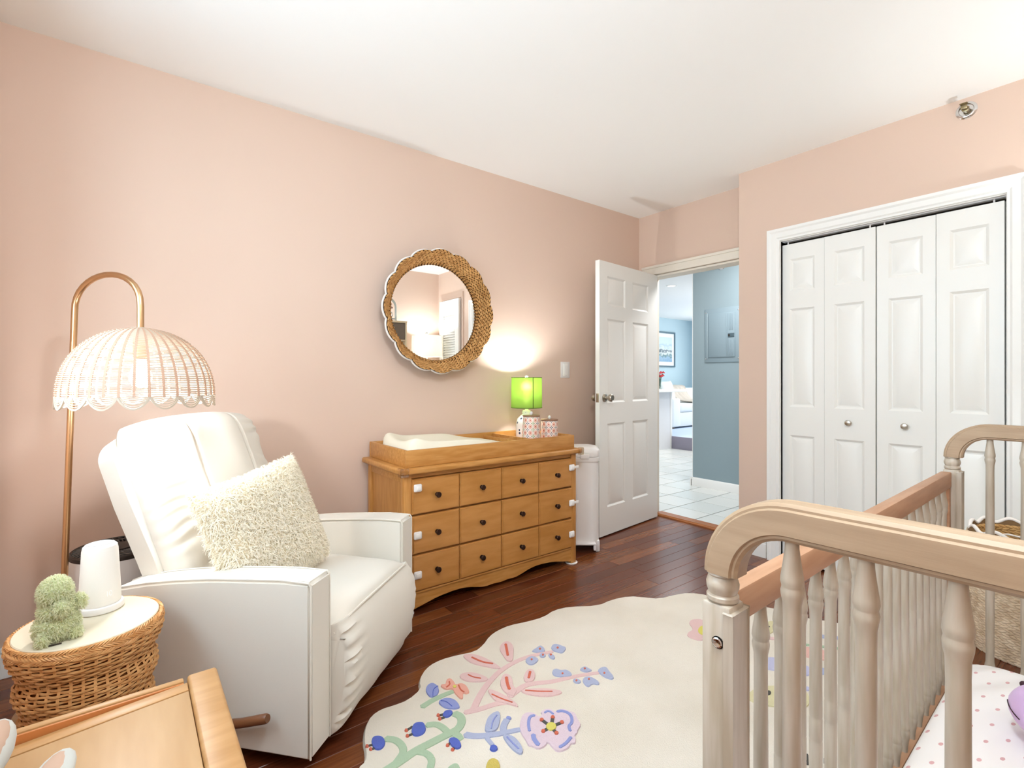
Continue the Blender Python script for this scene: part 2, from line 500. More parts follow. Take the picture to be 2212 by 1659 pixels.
('P','bud','blue',2,[(0.8332,1.4657),(0.8497,1.4755),(0.8669,1.4669),(0.8689,1.4516),(0.8504,1.439),(0.8338,1.4431),(0.828,1.4519)],0),
('S','stamen','dark',1,[(0.7905,1.3376),(0.7758,1.3319)],(0.0075,0.0074)),
('P','stamen_tip','red',2,[(0.781,1.3279),(0.7771,1.325),(0.7724,1.3261),(0.7697,1.3306),(0.7706,1.3359),(0.7745,1.3389),(0.7792,1.3378),(0.7819,1.3332)],0),
('S','stamen','dark',1,[(0.7901,1.3116),(0.7788,1.3074)],(0.0074,0.0073)),
('P','stamen_tip','red',2,[(0.784,1.3034),(0.7801,1.3006),(0.7755,1.3017),(0.7729,1.3062),(0.7737,1.3113),(0.7776,1.3142),(0.7822,1.313),(0.7849,1.3086)],0),
('P','bud','blue',2,[(0.7881,1.3509),(0.8025,1.3535),(0.816,1.3372),(0.8121,1.3058),(0.7984,1.296),(0.7856,1.304),(0.7828,1.3246)],0),
('P','leaf','green',1,[(0.7244,1.2537),(0.7469,1.2598),(0.7612,1.2555),(0.7638,1.24),(0.7541,1.2242)],0),
('S','stem','greyblue',1,[(0.8439,1.3373),(0.8653,1.3121),(0.8959,1.2938),(0.9258,1.2778),(0.9546,1.2663),(0.9958,1.2506)],(0.0189,0.0136)),
('P','leaf','greyblue',2,[(0.9039,1.3196),(0.9355,1.3547),(0.9646,1.3672),(0.9914,1.3646),(0.9887,1.3447),(0.9628,1.3147),(0.9358,1.2914),(0.9133,1.2945),(0.9007,1.3078)],0),
('S','leaf_vein','periwinkle',3,[(0.9733,1.3468),(0.945,1.3322),(0.9215,1.3061)],(0.0062,0.0058)),
('S','stem','greyblue',1,[(0.9449,1.2701),(0.9621,1.2966),(0.9897,1.3129)],(0.0162,0.0172)),
('P','bud','periwinkle',2,[(0.9893,1.3228),(1.0041,1.325),(1.0082,1.3063),(0.9919,1.3055)],0),
('S','stem','greyblue',1,[(0.8896,1.2848),(0.8866,1.2499)],(0.0112,0.0109)),
('P','bud','blue',2,[(0.8915,1.2264),(0.8826,1.221),(0.8726,1.2236),(0.8673,1.2328),(0.8697,1.2432),(0.8786,1.2489),(0.8887,1.2463),(0.8941,1.2369)],0),
('P','leaf','greyblue',2,[(0.9336,1.2648),(0.9478,1.2573),(0.9615,1.2329),(0.9551,1.1872),(0.9398,1.1636),(0.9262,1.1662),(0.9214,1.1969),(0.9251,1.2336)],0),
('S','leaf_vein','periwinkle',3,[(0.9395,1.2463),(0.9371,1.211),(0.9372,1.1832)],(0.0067,0.0064)),
('P','flower','mauve',2,[(1.0141,1.2752),(1.0426,1.2993),(1.0699,1.2961),(1.0816,1.2771),(1.0811,1.254),(1.0959,1.2583),(1.1012,1.274),(1.1275,1.2718),(1.1412,1.2552),(1.1377,1.2419),(1.1564,1.2435),(1.1733,1.2366),(1.1813,1.2143),(1.1908,1.197),(1.1754,1.1699),(1.166,1.1433),(1.1377,1.1324),(1.1296,1.1243),(1.1139,1.1225),(1.1073,1.1103),(1.092,1.095),(1.0798,1.1045),(1.0624,1.0948),(1.0345,1.0986),(1.0225,1.1078),(1.0232,1.1283),(1.0283,1.1541),(1.0115,1.1438),(0.984,1.1471),(0.978,1.1696),(0.9689,1.1767),(0.9778,1.1998),(0.984,1.2294),(0.9933,1.2507)],0),
('S','petal_edging','periwinkle',3,[(1.0719,1.2689),(1.0547,1.2744),(1.0304,1.2514),(1.0116,1.2223)],(0.0113,0.0105)),
('S','petal_edging','periwinkle',3,[(1.1067,1.2578),(1.1251,1.2595),(1.1258,1.2352)],(0.0084,0.0083)),
('S','petal_edging','periwinkle',3,[(1.1444,1.2367),(1.1611,1.2299),(1.1713,1.2041),(1.1606,1.1813),(1.1422,1.1654),(1.1259,1.1632),(1.1146,1.143)],(0.0116,0.0106)),
('S','petal_edging','periwinkle',3,[(1.0104,1.2022),(0.9996,1.1864),(0.9949,1.1599)],(0.015,0.0144)),
('S','petal_edging','periwinkle',3,[(1.0397,1.1123),(1.0657,1.112),(1.0967,1.1218)],(0.0107,0.0112)),
('S','stamen','dark',3,[(1.0788,1.194),(1.0763,1.2326)],(0.0117,0.0121)),
('P','stamen_tip','red',4,[(1.0828,1.2317),(1.0764,1.2282),(1.0698,1.2299),(1.0668,1.2357),(1.0691,1.2423),(1.0755,1.2458),(1.0822,1.2442),(1.0853,1.2383)],0),
('S','stamen','dark',3,[(1.0788,1.194),(1.1093,1.2208)],(0.0117,0.0122)),
('P','stamen_tip','red',4,[(1.1197,1.2186),(1.1131,1.2151),(1.1063,1.2168),(1.1033,1.2226),(1.1058,1.2292),(1.1124,1.2327),(1.1193,1.2311),(1.1223,1.2252)],0),
('S','stamen','dark',3,[(1.0788,1.194),(1.1159,1.1886)],(0.0117,0.0119)),
('P','stamen_tip','red',4,[(1.1269,1.1827),(1.1204,1.1794),(1.1137,1.1812),(1.1108,1.1868),(1.1133,1.1932),(1.1198,1.1965),(1.1266,1.1948),(1.1295,1.1891)],0),
('S','stamen','dark',3,[(1.0788,1.194),(1.0488,1.1944)],(0.0117,0.0115)),
('P','stamen_tip','red',4,[(1.0522,1.1893),(1.0461,1.1861),(1.0397,1.1878),(1.0367,1.1933),(1.0389,1.1995),(1.045,1.2028),(1.0514,1.2011),(1.0544,1.1955)],0),
('S','stamen','dark',3,[(1.0788,1.194),(1.0736,1.1657)],(0.0117,0.0114)),
('P','stamen_tip','red',4,[(1.0797,1.1575),(1.0735,1.1545),(1.0672,1.1562),(1.0642,1.1616),(1.0665,1.1677),(1.0726,1.1708),(1.0791,1.1691),(1.082,1.1636)],0),
('P','flower_centre','yellow',4,[(1.094,1.1823),(1.0797,1.1751),(1.0651,1.1789),(1.0584,1.1915),(1.0635,1.2057),(1.0777,1.2133),(1.0927,1.2095),(1.0995,1.1965)],0),
('P','leaf','ochre',1,[(0.8093,1.1767),(0.83,1.2019),(0.8484,1.209),(0.8624,1.1998),(0.8635,1.1791),(0.8442,1.1498)],0),
('P','blossom','pink',1,[(2.1335,1.2959),(2.0909,1.3329),(2.0437,1.3227),(2.0106,1.273),(1.9582,1.2744),(1.9266,1.2495),(1.9484,1.1835),(2.0679,1.2131)],0),
('P','blossom_centre','yellow',2,[(2.0616,1.2179),(2.0244,1.2057),(1.995,1.2118),(1.9897,1.2324),(2.0119,1.2563),(2.0495,1.2694),(2.0803,1.2635),(2.0852,1.2419)],0),
('P','leaf','paleolive',1,[(2.2006,1.0768),(2.2957,1.105),(2.3767,1.1023),(2.3538,1.0603),(2.2496,1.039),(2.1973,1.0577)],0),
('S','leaf_vein','dark',2,[(2.268,1.0917),(2.3024,1.0767)],(0.0105,0.0106)),
('S','stem','pink',1,[(2.1784,1.0616),(2.2252,1.0024)],(0.0164,0.0163)),
('P','petal','paleperi',1,[(2.0182,0.9695),(2.0536,0.9604),(2.0751,0.9347),(2.0899,0.8875),(2.1136,0.8344),(2.0794,0.8102),(2.0325,0.8058),(2.0185,0.8572),(1.9676,0.9088),(1.9535,0.9364)],0),
('P','petal','palecoral',1,[(2.227,0.9218),(2.267,0.891),(2.2894,0.8349),(2.2415,0.8065),(2.1955,0.815),(2.1775,0.8558),(2.161,0.8869)],0),
('S','stem','green',1,[(2.2522,0.9323),(2.3023,0.8737),(2.356,0.8029)],(0.0118,0.0117)),
('P','petal','greyblue',1,[(2.3868,0.9443),(2.428,0.8854),(2.4658,0.8403),(2.4421,0.8322),(2.3934,0.8728),(2.3711,0.9238)],0),
('P','petal','greyblue',1,[(2.128,0.8147),(2.1503,0.7807),(2.1138,0.7674),(2.0765,0.7881)],0),
('P','leaf','paleolive',1,[(1.7194,0.8907),(1.7925,0.8988),(1.8684,0.8702),(1.917,0.814),(1.941,0.7662),(1.8463,0.7257),(1.7947,0.7621),(1.7248,0.8337)],0),
('P','eye','dark',2,[(1.8224,0.8431),(1.8084,0.8403),(1.7968,0.8437),(1.7941,0.8514),(1.802,0.8589),(1.816,0.8618),(1.8279,0.8584),(1.8306,0.8506)],0),
('P','petal','paleperi',1,[(1.9554,0.7956),(1.9723,0.7752),(1.947,0.7652),(1.9329,0.7797)],0),
('S','stem','dark',1,[(1.6113,0.643),(1.5705,0.6254)],(0.0061,0.0058)),
('S','stem','dark',1,[(1.6355,0.6044),(1.6142,0.5966)],(0.003,0.003))]
# ---------------------------------------------------------------- materials
M = {}
M['pink'] = mat('pink_wall_paint', '#D6BDAC', 0.75, bump=0.15, bscale=350, bdist=0.0006, spec=0.25)
M['ceiling'] = mat('ceiling_paint', '#F8F8F6', 0.85, spec=0.2)
M['white'] = mat('white_gloss_paint', '#EDECE8', 0.35, spec=0.4)
M['door_white'] = mat('white_door_paint', '#ECEBE6', 0.33, bump=0.25, bscale=60, stretch=(6, 6, 0.5), bdist=0.0006, spec=0.45)
M['blue'] = mat('slate_blue_paint', '#8C9DA3', 0.7, bump=0.1, bscale=300, spec=0.25)
M['lightblue'] = mat('pale_blue_paint', '#BFD6DF', 0.75, spec=0.2)
M['hallwhite'] = mat('hall_white_paint', '#E4E4E6', 0.6, spec=0.3)
M['dark'] = mat('dark_gap', '#14110E', 0.9, spec=0.1)
M['nickel'] = mat('brushed_nickel', '#B9B2A6', 0.28, 1.0)
M['chrome'] = mat('chrome', '#D8D8D8', 0.12, 1.0)
M['brass'] = mat('aged_brass', '#8F8062', 0.35, 0.9)
M['gold'] = mat('satin_gold', '#D3AC82', 0.30, 1.0)
M['bronze'] = mat('dark_bronze', '#3A241B', 0.3, 0.7)
M['oak'] = mat('honey_oak', '#C08A4C', 0.38, col2='#AE7739', cscale=7, stretch=(1.2, 9, 9), bump=0.06, bscale=60, spec=0.4)
M['oak_v'] = mat('honey_oak_upright', '#C08A4C', 0.38, col2='#AF783A', cscale=7, stretch=(9, 9, 1.0), bump=0.06, bscale=60, spec=0.4)
M['oak_face'] = mat('honey_oak_drawer', '#BA8245', 0.36, col2='#AC7538', cscale=5, stretch=(1.2, 6, 6), bump=0.05, bscale=60, spec=0.4)
M['pine'] = mat('pale_pine', '#B08555', 0.42, col2='#A27645', cscale=5, stretch=(1, 9, 9), bump=0.05, bscale=60)
M['pine_panel'] = mat('pale_pine_panel', '#B08C62', 0.45, col2='#A78156', cscale=4, stretch=(6, 1, 6), bump=0.05, bscale=60)
M['crib'] = mat('whitewashed_wood', '#AD957A', 0.5, col2='#977E64', cscale=6, stretch=(12, 1.0, 12), bump=0.08, bscale=50, spec=0.5, nlow=.3, nhigh=.8)
M['crib_rail'] = mat('whitewashed_tan_rail', '#B98F70', 0.48, col2='#AC8162', cscale=6, stretch=(1.2, 10, 10), bump=0.06, bscale=50)
M['crib_v'] = mat('whitewashed_wood_turned', '#BEB3A4', 0.36, col2='#AC9E8A', cscale=6, stretch=(10, 10, 1.0), bump=0.06, bscale=50, spec=0.5)
M['fabric'] = mat('ivory_upholstery', '#DAD4C9', 0.9, bump=0.35, bscale=900, bdist=0.0008, spec=0.15, sheen=0.2)
M['welt'] = mat('ivory_piping', '#D9D2C6', 0.9, spec=0.15)
M['brownwood'] = mat('brown_lever_wood', '#6E4429', 0.35, spec=0.5)
M['shag'] = mat('cream_shag', '#FFFAEE', 0.75, trans=0.45, spec=0.2)
M['plushback'] = mat('cream_plush_back', '#FAF1DE', 0.9, bump=0.4, bscale=500, spec=0.1)
M['greenfur'] = mat('sage_fur', '#E4E6C8', 0.8, trans=0.45, spec=0.15)
M['greenskin'] = mat('sage_plush', '#C0C69A', 0.95, spec=0.1)
M['wicker'] = mat('honey_wicker', '#D6A46C', 0.5, col2='#C48D56', cscale=30, spec=0.35)
M['wickercore'] = mat('wicker_shadow_core', '#6B3F1F', 0.9, spec=0.1)
M['cream_top'] = mat('cream_tabletop', '#D3CAB4', 0.45, spec=0.3)
M['rattan'] = mat('bleached_rattan', '#C9BAA8', 0.6, trans=0.15, spec=0.3)
M['matte_white'] = mat('matte_white_plastic', '#EFECE7', 0.55, spec=0.35)
M['white_plastic'] = mat('glossy_white_plastic', '#E6E2DF', 0.28, spec=0.5)
M['greyprint'] = mat('pale_grey_print', '#D9D7D3', 0.6)
M['darkplastic'] = mat('dark_brown_plastic', '#2B211B', 0.45)
M['seagrass'] = mat('seagrass_braid', '#CB9C62', 0.7, col2='#AC7D48', cscale=40, spec=0.2)
M['seagrass_dark'] = mat('seagrass_gap', '#472C14', 0.9, spec=0.1)
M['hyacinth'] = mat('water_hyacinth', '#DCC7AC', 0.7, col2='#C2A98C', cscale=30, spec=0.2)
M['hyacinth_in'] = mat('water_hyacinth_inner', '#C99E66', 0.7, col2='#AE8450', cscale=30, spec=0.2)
M['cord'] = mat('white_cotton_cord', '#EDE6DF', 0.85, bump=0.5, bscale=600, spec=0.1)
M['padfabric'] = mat('ivory_pad_cover', '#EAE3CF', 0.9, bump=0.25, bscale=900, spec=0.1)
M['ceramic'] = mat('white_ceramic', '#EEEAE4', 0.2, spec=0.5)
M['lidwood'] = mat('walnut_lid', '#8A6550', 0.5)
M['plumred'] = mat('red_petals', '#A61E26', 0.6)
M['leafgreen'] = mat('leaf_green', '#4C6A3E', 0.6)
M['sheet'] = None
M['lilac'] = mat('lilac_plush', '#D6B6E2', 0.7, sheen=0.3, spec=0.2)
M['darkthread'] = mat('dark_thread', '#3A1E28', 0.8)
M['greyplush'] = mat('grey_plush', '#B4B2AA', 0.9, bump=0.3, bscale=400, spec=0.1, sheen=0.3)
M['pinkplush'] = mat('pink_inner_ear', '#B59783', 0.9, bump=0.3, bscale=400, spec=0.1)
M['sofa'] = mat('white_sofa_fabric', '#E8ECEC', 0.9, spec=0.1)
M['throw'] = mat('beige_knit_throw', '#D6CCC0', 0.95, bump=0.6, bscale=160, bdist=0.004, spec=0.1)
M['picframe'] = mat('grey_blue_picture_frame', '#5E7884', 0.5)
M['paper'] = mat('white_mount', '#F2F4F4', 0.8)
M['panelgrey'] = mat('grey_blue_metal_panel', '#8698A0', 0.5, spec=0.4)
M['riser'] = mat('mauve_grey_riser', '#8F8A9A', 0.5)
M['bluerug'] = mat('pale_blue_carpet', '#BCCBE0', 0.9)
M['darkwood'] = mat('dark_taupe_wood', '#6A5C4E', 0.5)
M['lightwood'] = mat('light_ash_wood', '#CDBB9C', 0.5)
M['green_shade'] = None
M['clear'] = None

def dotted_sheet():
    m = bpy.data.materials.new('white_sheet_pink_dots')
    m.use_nodes = True
    nt = m.node_tree
    b = nt.nodes['Principled BSDF']
    b.inputs['Roughness'].default_value = 0.9
    b.inputs['Specular IOR Level'].default_value = 0.1
    L = nt.links.new
    tc = nt.nodes.new('ShaderNodeTexCoord')
    sp = nt.nodes.new('ShaderNodeSeparateXYZ')
    L(tc.outputs['Object'], sp.inputs[0])
    def mth(op, a, bb=None, c=None):
        n = nt.nodes.new('ShaderNodeMath')
        n.operation = op
        for i, v in enumerate((a, bb, c)):
            if v is None:
                continue
            if isinstance(v, (int, float)):
                n.inputs[i].default_value = v
            else:
                L(v, n.inputs[i])
        return n.outputs[0]
    v = mth('DIVIDE', sp.outputs['Y'], 0.034)
    row = mth('FLOOR', v)
    off = mth('MULTIPLY', mth('FLOORED_MODULO', row, 2.0), 0.5)
    u = mth('ADD', mth('DIVIDE', sp.outputs['X'], 0.092), off)
    fu = mth('MULTIPLY', mth('SUBTRACT', mth('FRACT', u), 0.5), 0.092)
    fv = mth('MULTIPLY', mth('SUBTRACT', mth('FRACT', v), 0.5), 0.034)
    # an almond print, wider along the mattress
    d = mth('SQRT', mth('ADD', mth('POWER', mth('DIVIDE', mth('ADD', fu, mth('MULTIPLY', fv, 0.5)), 1.25), 2.0), mth('POWER', mth('MULTIPLY', fv, 1.5), 2.0)))
    inside = mth('LESS_THAN', d, 0.0062)
    mx = nt.nodes.new('ShaderNodeMix')
    mx.data_type = 'RGBA'
    mx.inputs['A'].default_value = lin('#F5F2F0')
    mx.inputs['B'].default_value = lin('#D9AEB0')
    L(inside, mx.inputs['Factor'])
    L(mx.outputs['Result'], b.inputs['Base Color'])
    n = nt.nodes.new('ShaderNodeTexNoise')
    n.inputs['Scale'].default_value = 5
    L(tc.outputs['Object'], n.inputs['Vector'])
    bp = nt.nodes.new('ShaderNodeBump')
    bp.inputs['Strength'].default_value = 0.4
    bp.inputs['Distance'].default_value = 0.02
    L(n.outputs['Fac'], bp.inputs['Height'])
    L(bp.outputs[0], b.inputs['Normal'])
    return m
M['sheet'] = dotted_sheet()

def shade_mat(name, col, tcol, f, g, gcol):
    """woven lampshade: diffuse + translucent cloth with a share of blurred see-through"""
    m = bpy.data.materials.new(name)
    m.use_nodes = True
    nt = m.node_tree
    b = nt.nodes['Principled BSDF']
    b.inputs['Base Color'].default_value = lin(col)
    b.inputs['Roughness'].default_value = 0.85
    b.inputs['Specular IOR Level'].default_value = 0.1
    tc = nt.nodes.new('ShaderNodeTexCoord')
    mp = nt.nodes.new('ShaderNodeMapping')
    mp.inputs['Scale'].default_value = (1, 1, 3)
    nt.links.new(tc.outputs['Object'], mp.inputs[0])
    n = nt.nodes.new('ShaderNodeTexNoise')
    n.inputs['Scale'].default_value = 130
    n.inputs['Detail'].default_value = 4
    nt.links.new(mp.outputs[0], n.inputs['Vector'])
    mx = nt.nodes.new('ShaderNodeMix')
    mx.data_type = 'RGBA'
    c = lin(tcol)
    mx.inputs['A'].default_value = (c[0] * .55, c[1] * .55, c[2] * .55, 1)
    mx.inputs['B'].default_value = (min(1, c[0] * 1.25), min(1, c[1] * 1.25), min(1, c[2] * 1.25), 1)
    nt.links.new(n.outputs['Fac'], mx.inputs['Factor'])
    t = nt.nodes.new('ShaderNodeBsdfTranslucent')
    nt.links.new(mx.outputs['Result'], t.inputs['Color'])
    ms = nt.nodes.new('ShaderNodeMixShader')
    ms.inputs[0].default_value = f
    nt.links.new(b.outputs[0], ms.inputs[1])
    nt.links.new(t.outputs[0], ms.inputs[2])
    rf = nt.nodes.new('ShaderNodeBsdfRefraction')
    rf.inputs['Roughness'].default_value = 0.55
    rf.inputs['IOR'].default_value = 1.35
    rf.inputs['Color'].default_value = lin(gcol)
    ms2 = nt.nodes.new('ShaderNodeMixShader')
    ms2.inputs[0].default_value = g
    nt.links.new(ms.outputs[0], ms2.inputs[1])
    nt.links.new(rf.outputs[0], ms2.inputs[2])
    nt.links.new(ms2.outputs[0], nt.nodes['Material Output'].inputs['Surface'])
    return m
M['green_shade'] = shade_mat('lime_linen_shade', '#8FAA55', '#93AC58', 0.25, 0.30, '#D6E4A6')
M['white_shade'] = shade_mat('white_linen_shade', '#EFE9DE', '#F2ECE2', 0.6, 0.0, '#FFFFFF')

def glass_thin(name, tint='#FFFFFF', f=0.12):
    m = bpy.data.materials.new(name)
    m.use_nodes = True
    nt = m.node_tree
    nt.nodes.remove(nt.nodes['Principled BSDF'])
    t = nt.nodes.new('ShaderNodeBsdfTransparent')
    t.inputs['Color'].default_value = lin(tint)
    g = nt.nodes.new('ShaderNodeBsdfGlossy')
    g.inputs['Roughness'].default_value = 0.05
    ms = nt.nodes.new('ShaderNodeMixShader')
    ms.inputs[0].default_value = f
    nt.links.new(t.outputs[0], ms.inputs[1])
    nt.links.new(g.outputs[0], ms.inputs[2])
    nt.links.new(ms.outputs[0], nt.nodes['Material Output'].inputs['Surface'])
    return m
M['pane'] = glass_thin('window_glass', f=0.06)
M['clear'] = glass_thin('clear_plastic', '#F4EEE4', 0.12)
M['vase'] = glass_thin('vase_glass', '#D8E6E2', 0.2)

def mirror_mat():
    m = bpy.data.materials.new('mirror_silvering')
    m.use_nodes = True
    b = m.node_tree.nodes['Principled BSDF']
    b.inputs['Base Color'].default_value = (0.93, 0.93, 0.92, 1)
    b.inputs['Metallic'].default_value = 1
    b.inputs['Roughness'].default_value = 0.0
    return m
M['mirror'] = mirror_mat()

WOODS = []
for i, (a, b2) in enumerate((('#67331B', '#542714'), ('#74401F', '#613217'), ('#5C2D18', '#4D2311'), ('#824A28', '#6E3C20'))):
    WOODS.append(mat('cherry_plank_%s' % 'abcd'[i], a, 0.24, col2=b2, cscale=6, stretch=(0.8, 14, 14), bump=0.05, bscale=40, spec=0.5, bdist=0.0008))
TILES = [mat('white_floor_tile_%s' % 'ab'[i], c, 0.22, spec=0.5) for i, c in enumerate(('#DEDFDA', '#D7DAD6'))]
M['grout'] = mat('grey_grout', '#444646', 0.9, spec=0.1)

# ---------------------------------------------------------------- the room shell
ZC = 2.5
XF, XC, YL, XB, YR = 3.434, 3.213, 2.69, -0.40, -0.41
ceil = struct(obj('ceiling', box(XB - 0.3, XF + 0.06, YR - 0.1, YL + 0.1, ZC, ZC + 0.1), M['ceiling'], smooth=False))
wl = struct(obj('wall_left', box(XB - 0.1, XF + 0.12, YL, YL + 0.1, -0.02, ZC), M['pink'], smooth=False))
# far wall with the doorway (opening Y 1.70 .. 2.545, top 1.99)
bm = box(XF, XF + 0.12, 2.590, YL, -0.02, ZC)
bx(bm, XF, XF + 0.12, 1.60, 2.590, 1.99, ZC)
struct(obj('wall_far', bm, M['pink'], smooth=False))
# closet wall, its opening Y .428 .. 1.431, top 1.98
bm = box(XC, XC + 0.12, 1.431, 1.70, -0.02, ZC)
bx(bm, XC, XC + 0.12, 0.428, 1.431, 2.0, ZC)
bx(bm, XC, XC + 0.12, YR - 0.1, 0.428, -0.02, ZC)
bx(bm, XC + 0.12, XF + 0.12, 1.60, 1.70, -0.02, ZC)
struct(obj('wall_closet', bm, M['pink'], smooth=False))
bm = box(XC + 0.6, XC + 0.65, 0.2, 1.6, -0.02, 2.3)
bx(bm, XC + 0.12, XC + 0.6, 0.2, 0.25, -0.02, 2.3)
bx(bm, XC + 0.12, XC + 0.6, 1.55, 1.6, -0.02, 2.3)
bx(bm, XC + 0.12, XC + 0.65, 0.2, 1.6, 2.3, 2.35)
bx(bm, XC + 0.12, XC + 0.65, 0.2, 1.6, -0.03, -0.003)
struct(obj('wall_closet_inner', bm, mat('closet_inside', '#6A5E54', 0.9), smooth=False))
struct(obj('wall_right', box(XB - 0.1, XC, YR - 0.1, YR, -0.02, ZC), M['pink'], smooth=False))
# back wall with a window (out of frame behind the camera)
WY0, WY1, WZ0, WZ1 = 0.65, 2.05, 0.95, 2.20
bm = box(XB - 0.1, XB, YR - 0.1, WY0, -0.02, ZC)
bx(bm, XB - 0.1, XB, WY1, YL + 0.1, -0.02, ZC)
bx(bm, XB - 0.1, XB, WY0, WY1, -0.02, WZ0)
bx(bm, XB - 0.1, XB, WY0, WY1, WZ1, ZC)
struct(obj('wall_back', bm, M['pink'], smooth=False))
bm = bmesh.new()
for a in (WY0, (WY0 + WY1) / 2 - 0.02, WY1 - 0.04):
    bx(bm, XB - 0.07, XB - 0.03, a, a + 0.04, WZ0, WZ1)
for z in (WZ0, (WZ0 + WZ1) / 2 - 0.02, WZ1 - 0.04):
    bx(bm, XB - 0.07, XB - 0.03, WY0, WY1, z, z + 0.04)
win = struct(obj('window_1', bm, M['white'], smooth=False))
struct(obj('pane', box(XB - 0.052, XB - 0.048, WY0, WY1, WZ0, WZ1), M['pane'], win, smooth=False))

def baseboard(name, prof_pts, axis, a0, a1, h=0.11, m=None):
    bm = bmesh.new()
    prism(bm, prof_pts, axis, a0, a1)
    return struct(obj(name, bm, m or M['white'], ang=25))
BP = [(0, 0), (0.014, 0), (0.014, 0.085), (0.010, 0.092), (0.012, 0.10), (0.005, 0.115), (0, 0.115)]
baseboard('baseboard_left', [(YL - d, z) for d, z in BP], 'x', XB, 2.68)
baseboard('baseboard_right', [(YR + d, z) for d, z in BP], 'x', XB, XC)
baseboard('baseboard_back', [(XB + d, z * 1.6) for d, z in BP], 'y', YR, YL - 0.014)
baseboard('baseboard_closet', [(XC - d, z) for d, z in BP], 'y', 1.517, 1.70)

# bedroom floor: every plank a piece of its own
fl = struct(obj('floor', box(XB - 0.1, XF + 0.07, YR - 0.1, YL + 0.1, -0.06, -0.012), M['dark'], smooth=False))
PW = 0.0812
def plank_mesh(L, m):
    bm = bmesh.new()
    c, w, t = 0.0013, PW - 0.0006, 0.0125
    prof = [(-w / 2, -t), (w / 2, -t), (w / 2, -c), (w / 2 - c, 0), (-w / 2 + c, 0), (-w / 2, -c)]
    A = [bm.verts.new((c if k in (3, 4) else 0.0003, p[0], p[1])) for k, p in enumerate(prof)]
    B = [bm.verts.new((L - (c if k in (3, 4) else 0.0003), p[0], p[1])) for k, p in enumerate(prof)]
    n = len(prof)
    for i in range(n):
        bm.faces.new((A[i], A[(i + 1) % n], B[(i + 1) % n], B[i]))
    bm.faces.new(A[::-1])
    bm.faces.new(B)
    bmesh.ops.recalc_face_normals(bm, faces=bm.faces)
    me = bpy.data.meshes.new('plank')
    bm.to_mesh(me)
    bm.free()
    me.materials.append(m)
    return me
PL = {}
rng = random.Random(3)
y = 2.053 - PW / 2 - PW * 30
while y < YL + PW:
    if y > YR - PW:
        x = XB - 0.05 - rng.random() * 0.9
        while x < XF + 0.06:
            L = rng.choice((0.62, 0.84, 1.06, 1.32, 1.5))
            Lc = L
            if x + L > XF + 0.06:
                Lc = round(XF + 0.06 - x, 3)
            if x + Lc > XB and Lc > 0.02:
                k = (Lc, rng.choices((0, 1, 2, 3), (5, 4, 4, 2))[0])
                if k not in PL:
                    PL[k] = plank_mesh(k[0], WOODS[k[1]])
                o = bpy.data.objects.new('plank', PL[k])
                COL.objects.link(o)
                o.parent = fl
                o.location = (x, y + PW / 2, 0)
            x += L
    y += PW

# doorway casing and threshold
bm = box(XF - 0.026, XF, 1.70, 2.64, 1.992, 2.062, 0.006)
bx(bm, XF - 0.034, XF - 0.02, 1.70, 2.64, 2.045, 2.066, 0.004)
bx(bm, XF - 0.026, XF, 2.592, 2.64, 0, 1.995, 0.006)
bx(bm, XF, XF + 0.12, 1.70, 2.588, 1.975, 1.992)
bx(bm, XF, XF + 0.12, 2.576, 2.592, 0.0, 1.98)
struct(obj('trim_1', bm, mat('cream_door_trim', '#E4DCCE', 0.45, spec=0.35), ang=25))
bm = bmesh.new()
prism(bm, [(3.487, -0.003), (3.489, 0.008), (3.497, 0.011), (3.503, 0.017), (3.585, 0.017), (3.585, -0.003)], 'y', 1.70, 2.576)
struct(obj('trim_2', bm, mat('threshold_oak', '#A5642F', 0.4, col2='#8E5226', cscale=8, stretch=(9, 1, 9)), ang=25))

# the open six-panel door
th = math.atan2(0.109, 0.994)
DW = 0.795
dr = struct(thing('door_1', 'white six-panel door standing open into the room with nickel knobs', 'door', (2.648, 2.440, 0.010), th))
del dr['category']
rects = []
for z0, z1 in ((0.20, 0.805), (0.955, 1.565), (1.66, 1.872)):
    rects += [(0.095, 0.325, z0, z1), (0.425, 0.652, z0, z1)]
leaf = panel_leaf('door_leaf', DW, 1.976, 0.036, rects, M['door_white'], dr)
for s in (-1, 1):
    ros = obj('rose', lathe([(0.031, 0), (0.031, 0.004), (0.024, 0.009), (0.013, 0.011)], 28), M['nickel'], dr, loc=(0.062, s * 0.018, 0.992), rot=(R(90) * -s, 0, 0))
    kb = obj('door_knob', lathe([(0.012, 0), (0.011, 0.022), (0.014, 0.027), (0.024, 0.034), (0.0275, 0.044), (0.027, 0.054), (0.022, 0.060), (0.020, 0.058), (0.019, 0.0592)], 28), M['nickel'], dr, loc=(0.062, s * 0.026, 0.992), rot=(R(90) * -s, 0, 0))
obj('latch_plate', box(-0.001, 0.002, -0.0125, 0.0125, 0.96, 1.025, 0.001), M['nickel'], dr)
for z in (0.22, 1.0, 1.78):
    obj('hinge', lathe([(0.007, 0), (0.007, 0.09)], 12), M['nickel'], dr, loc=(DW + 0.004, 0.020, z))

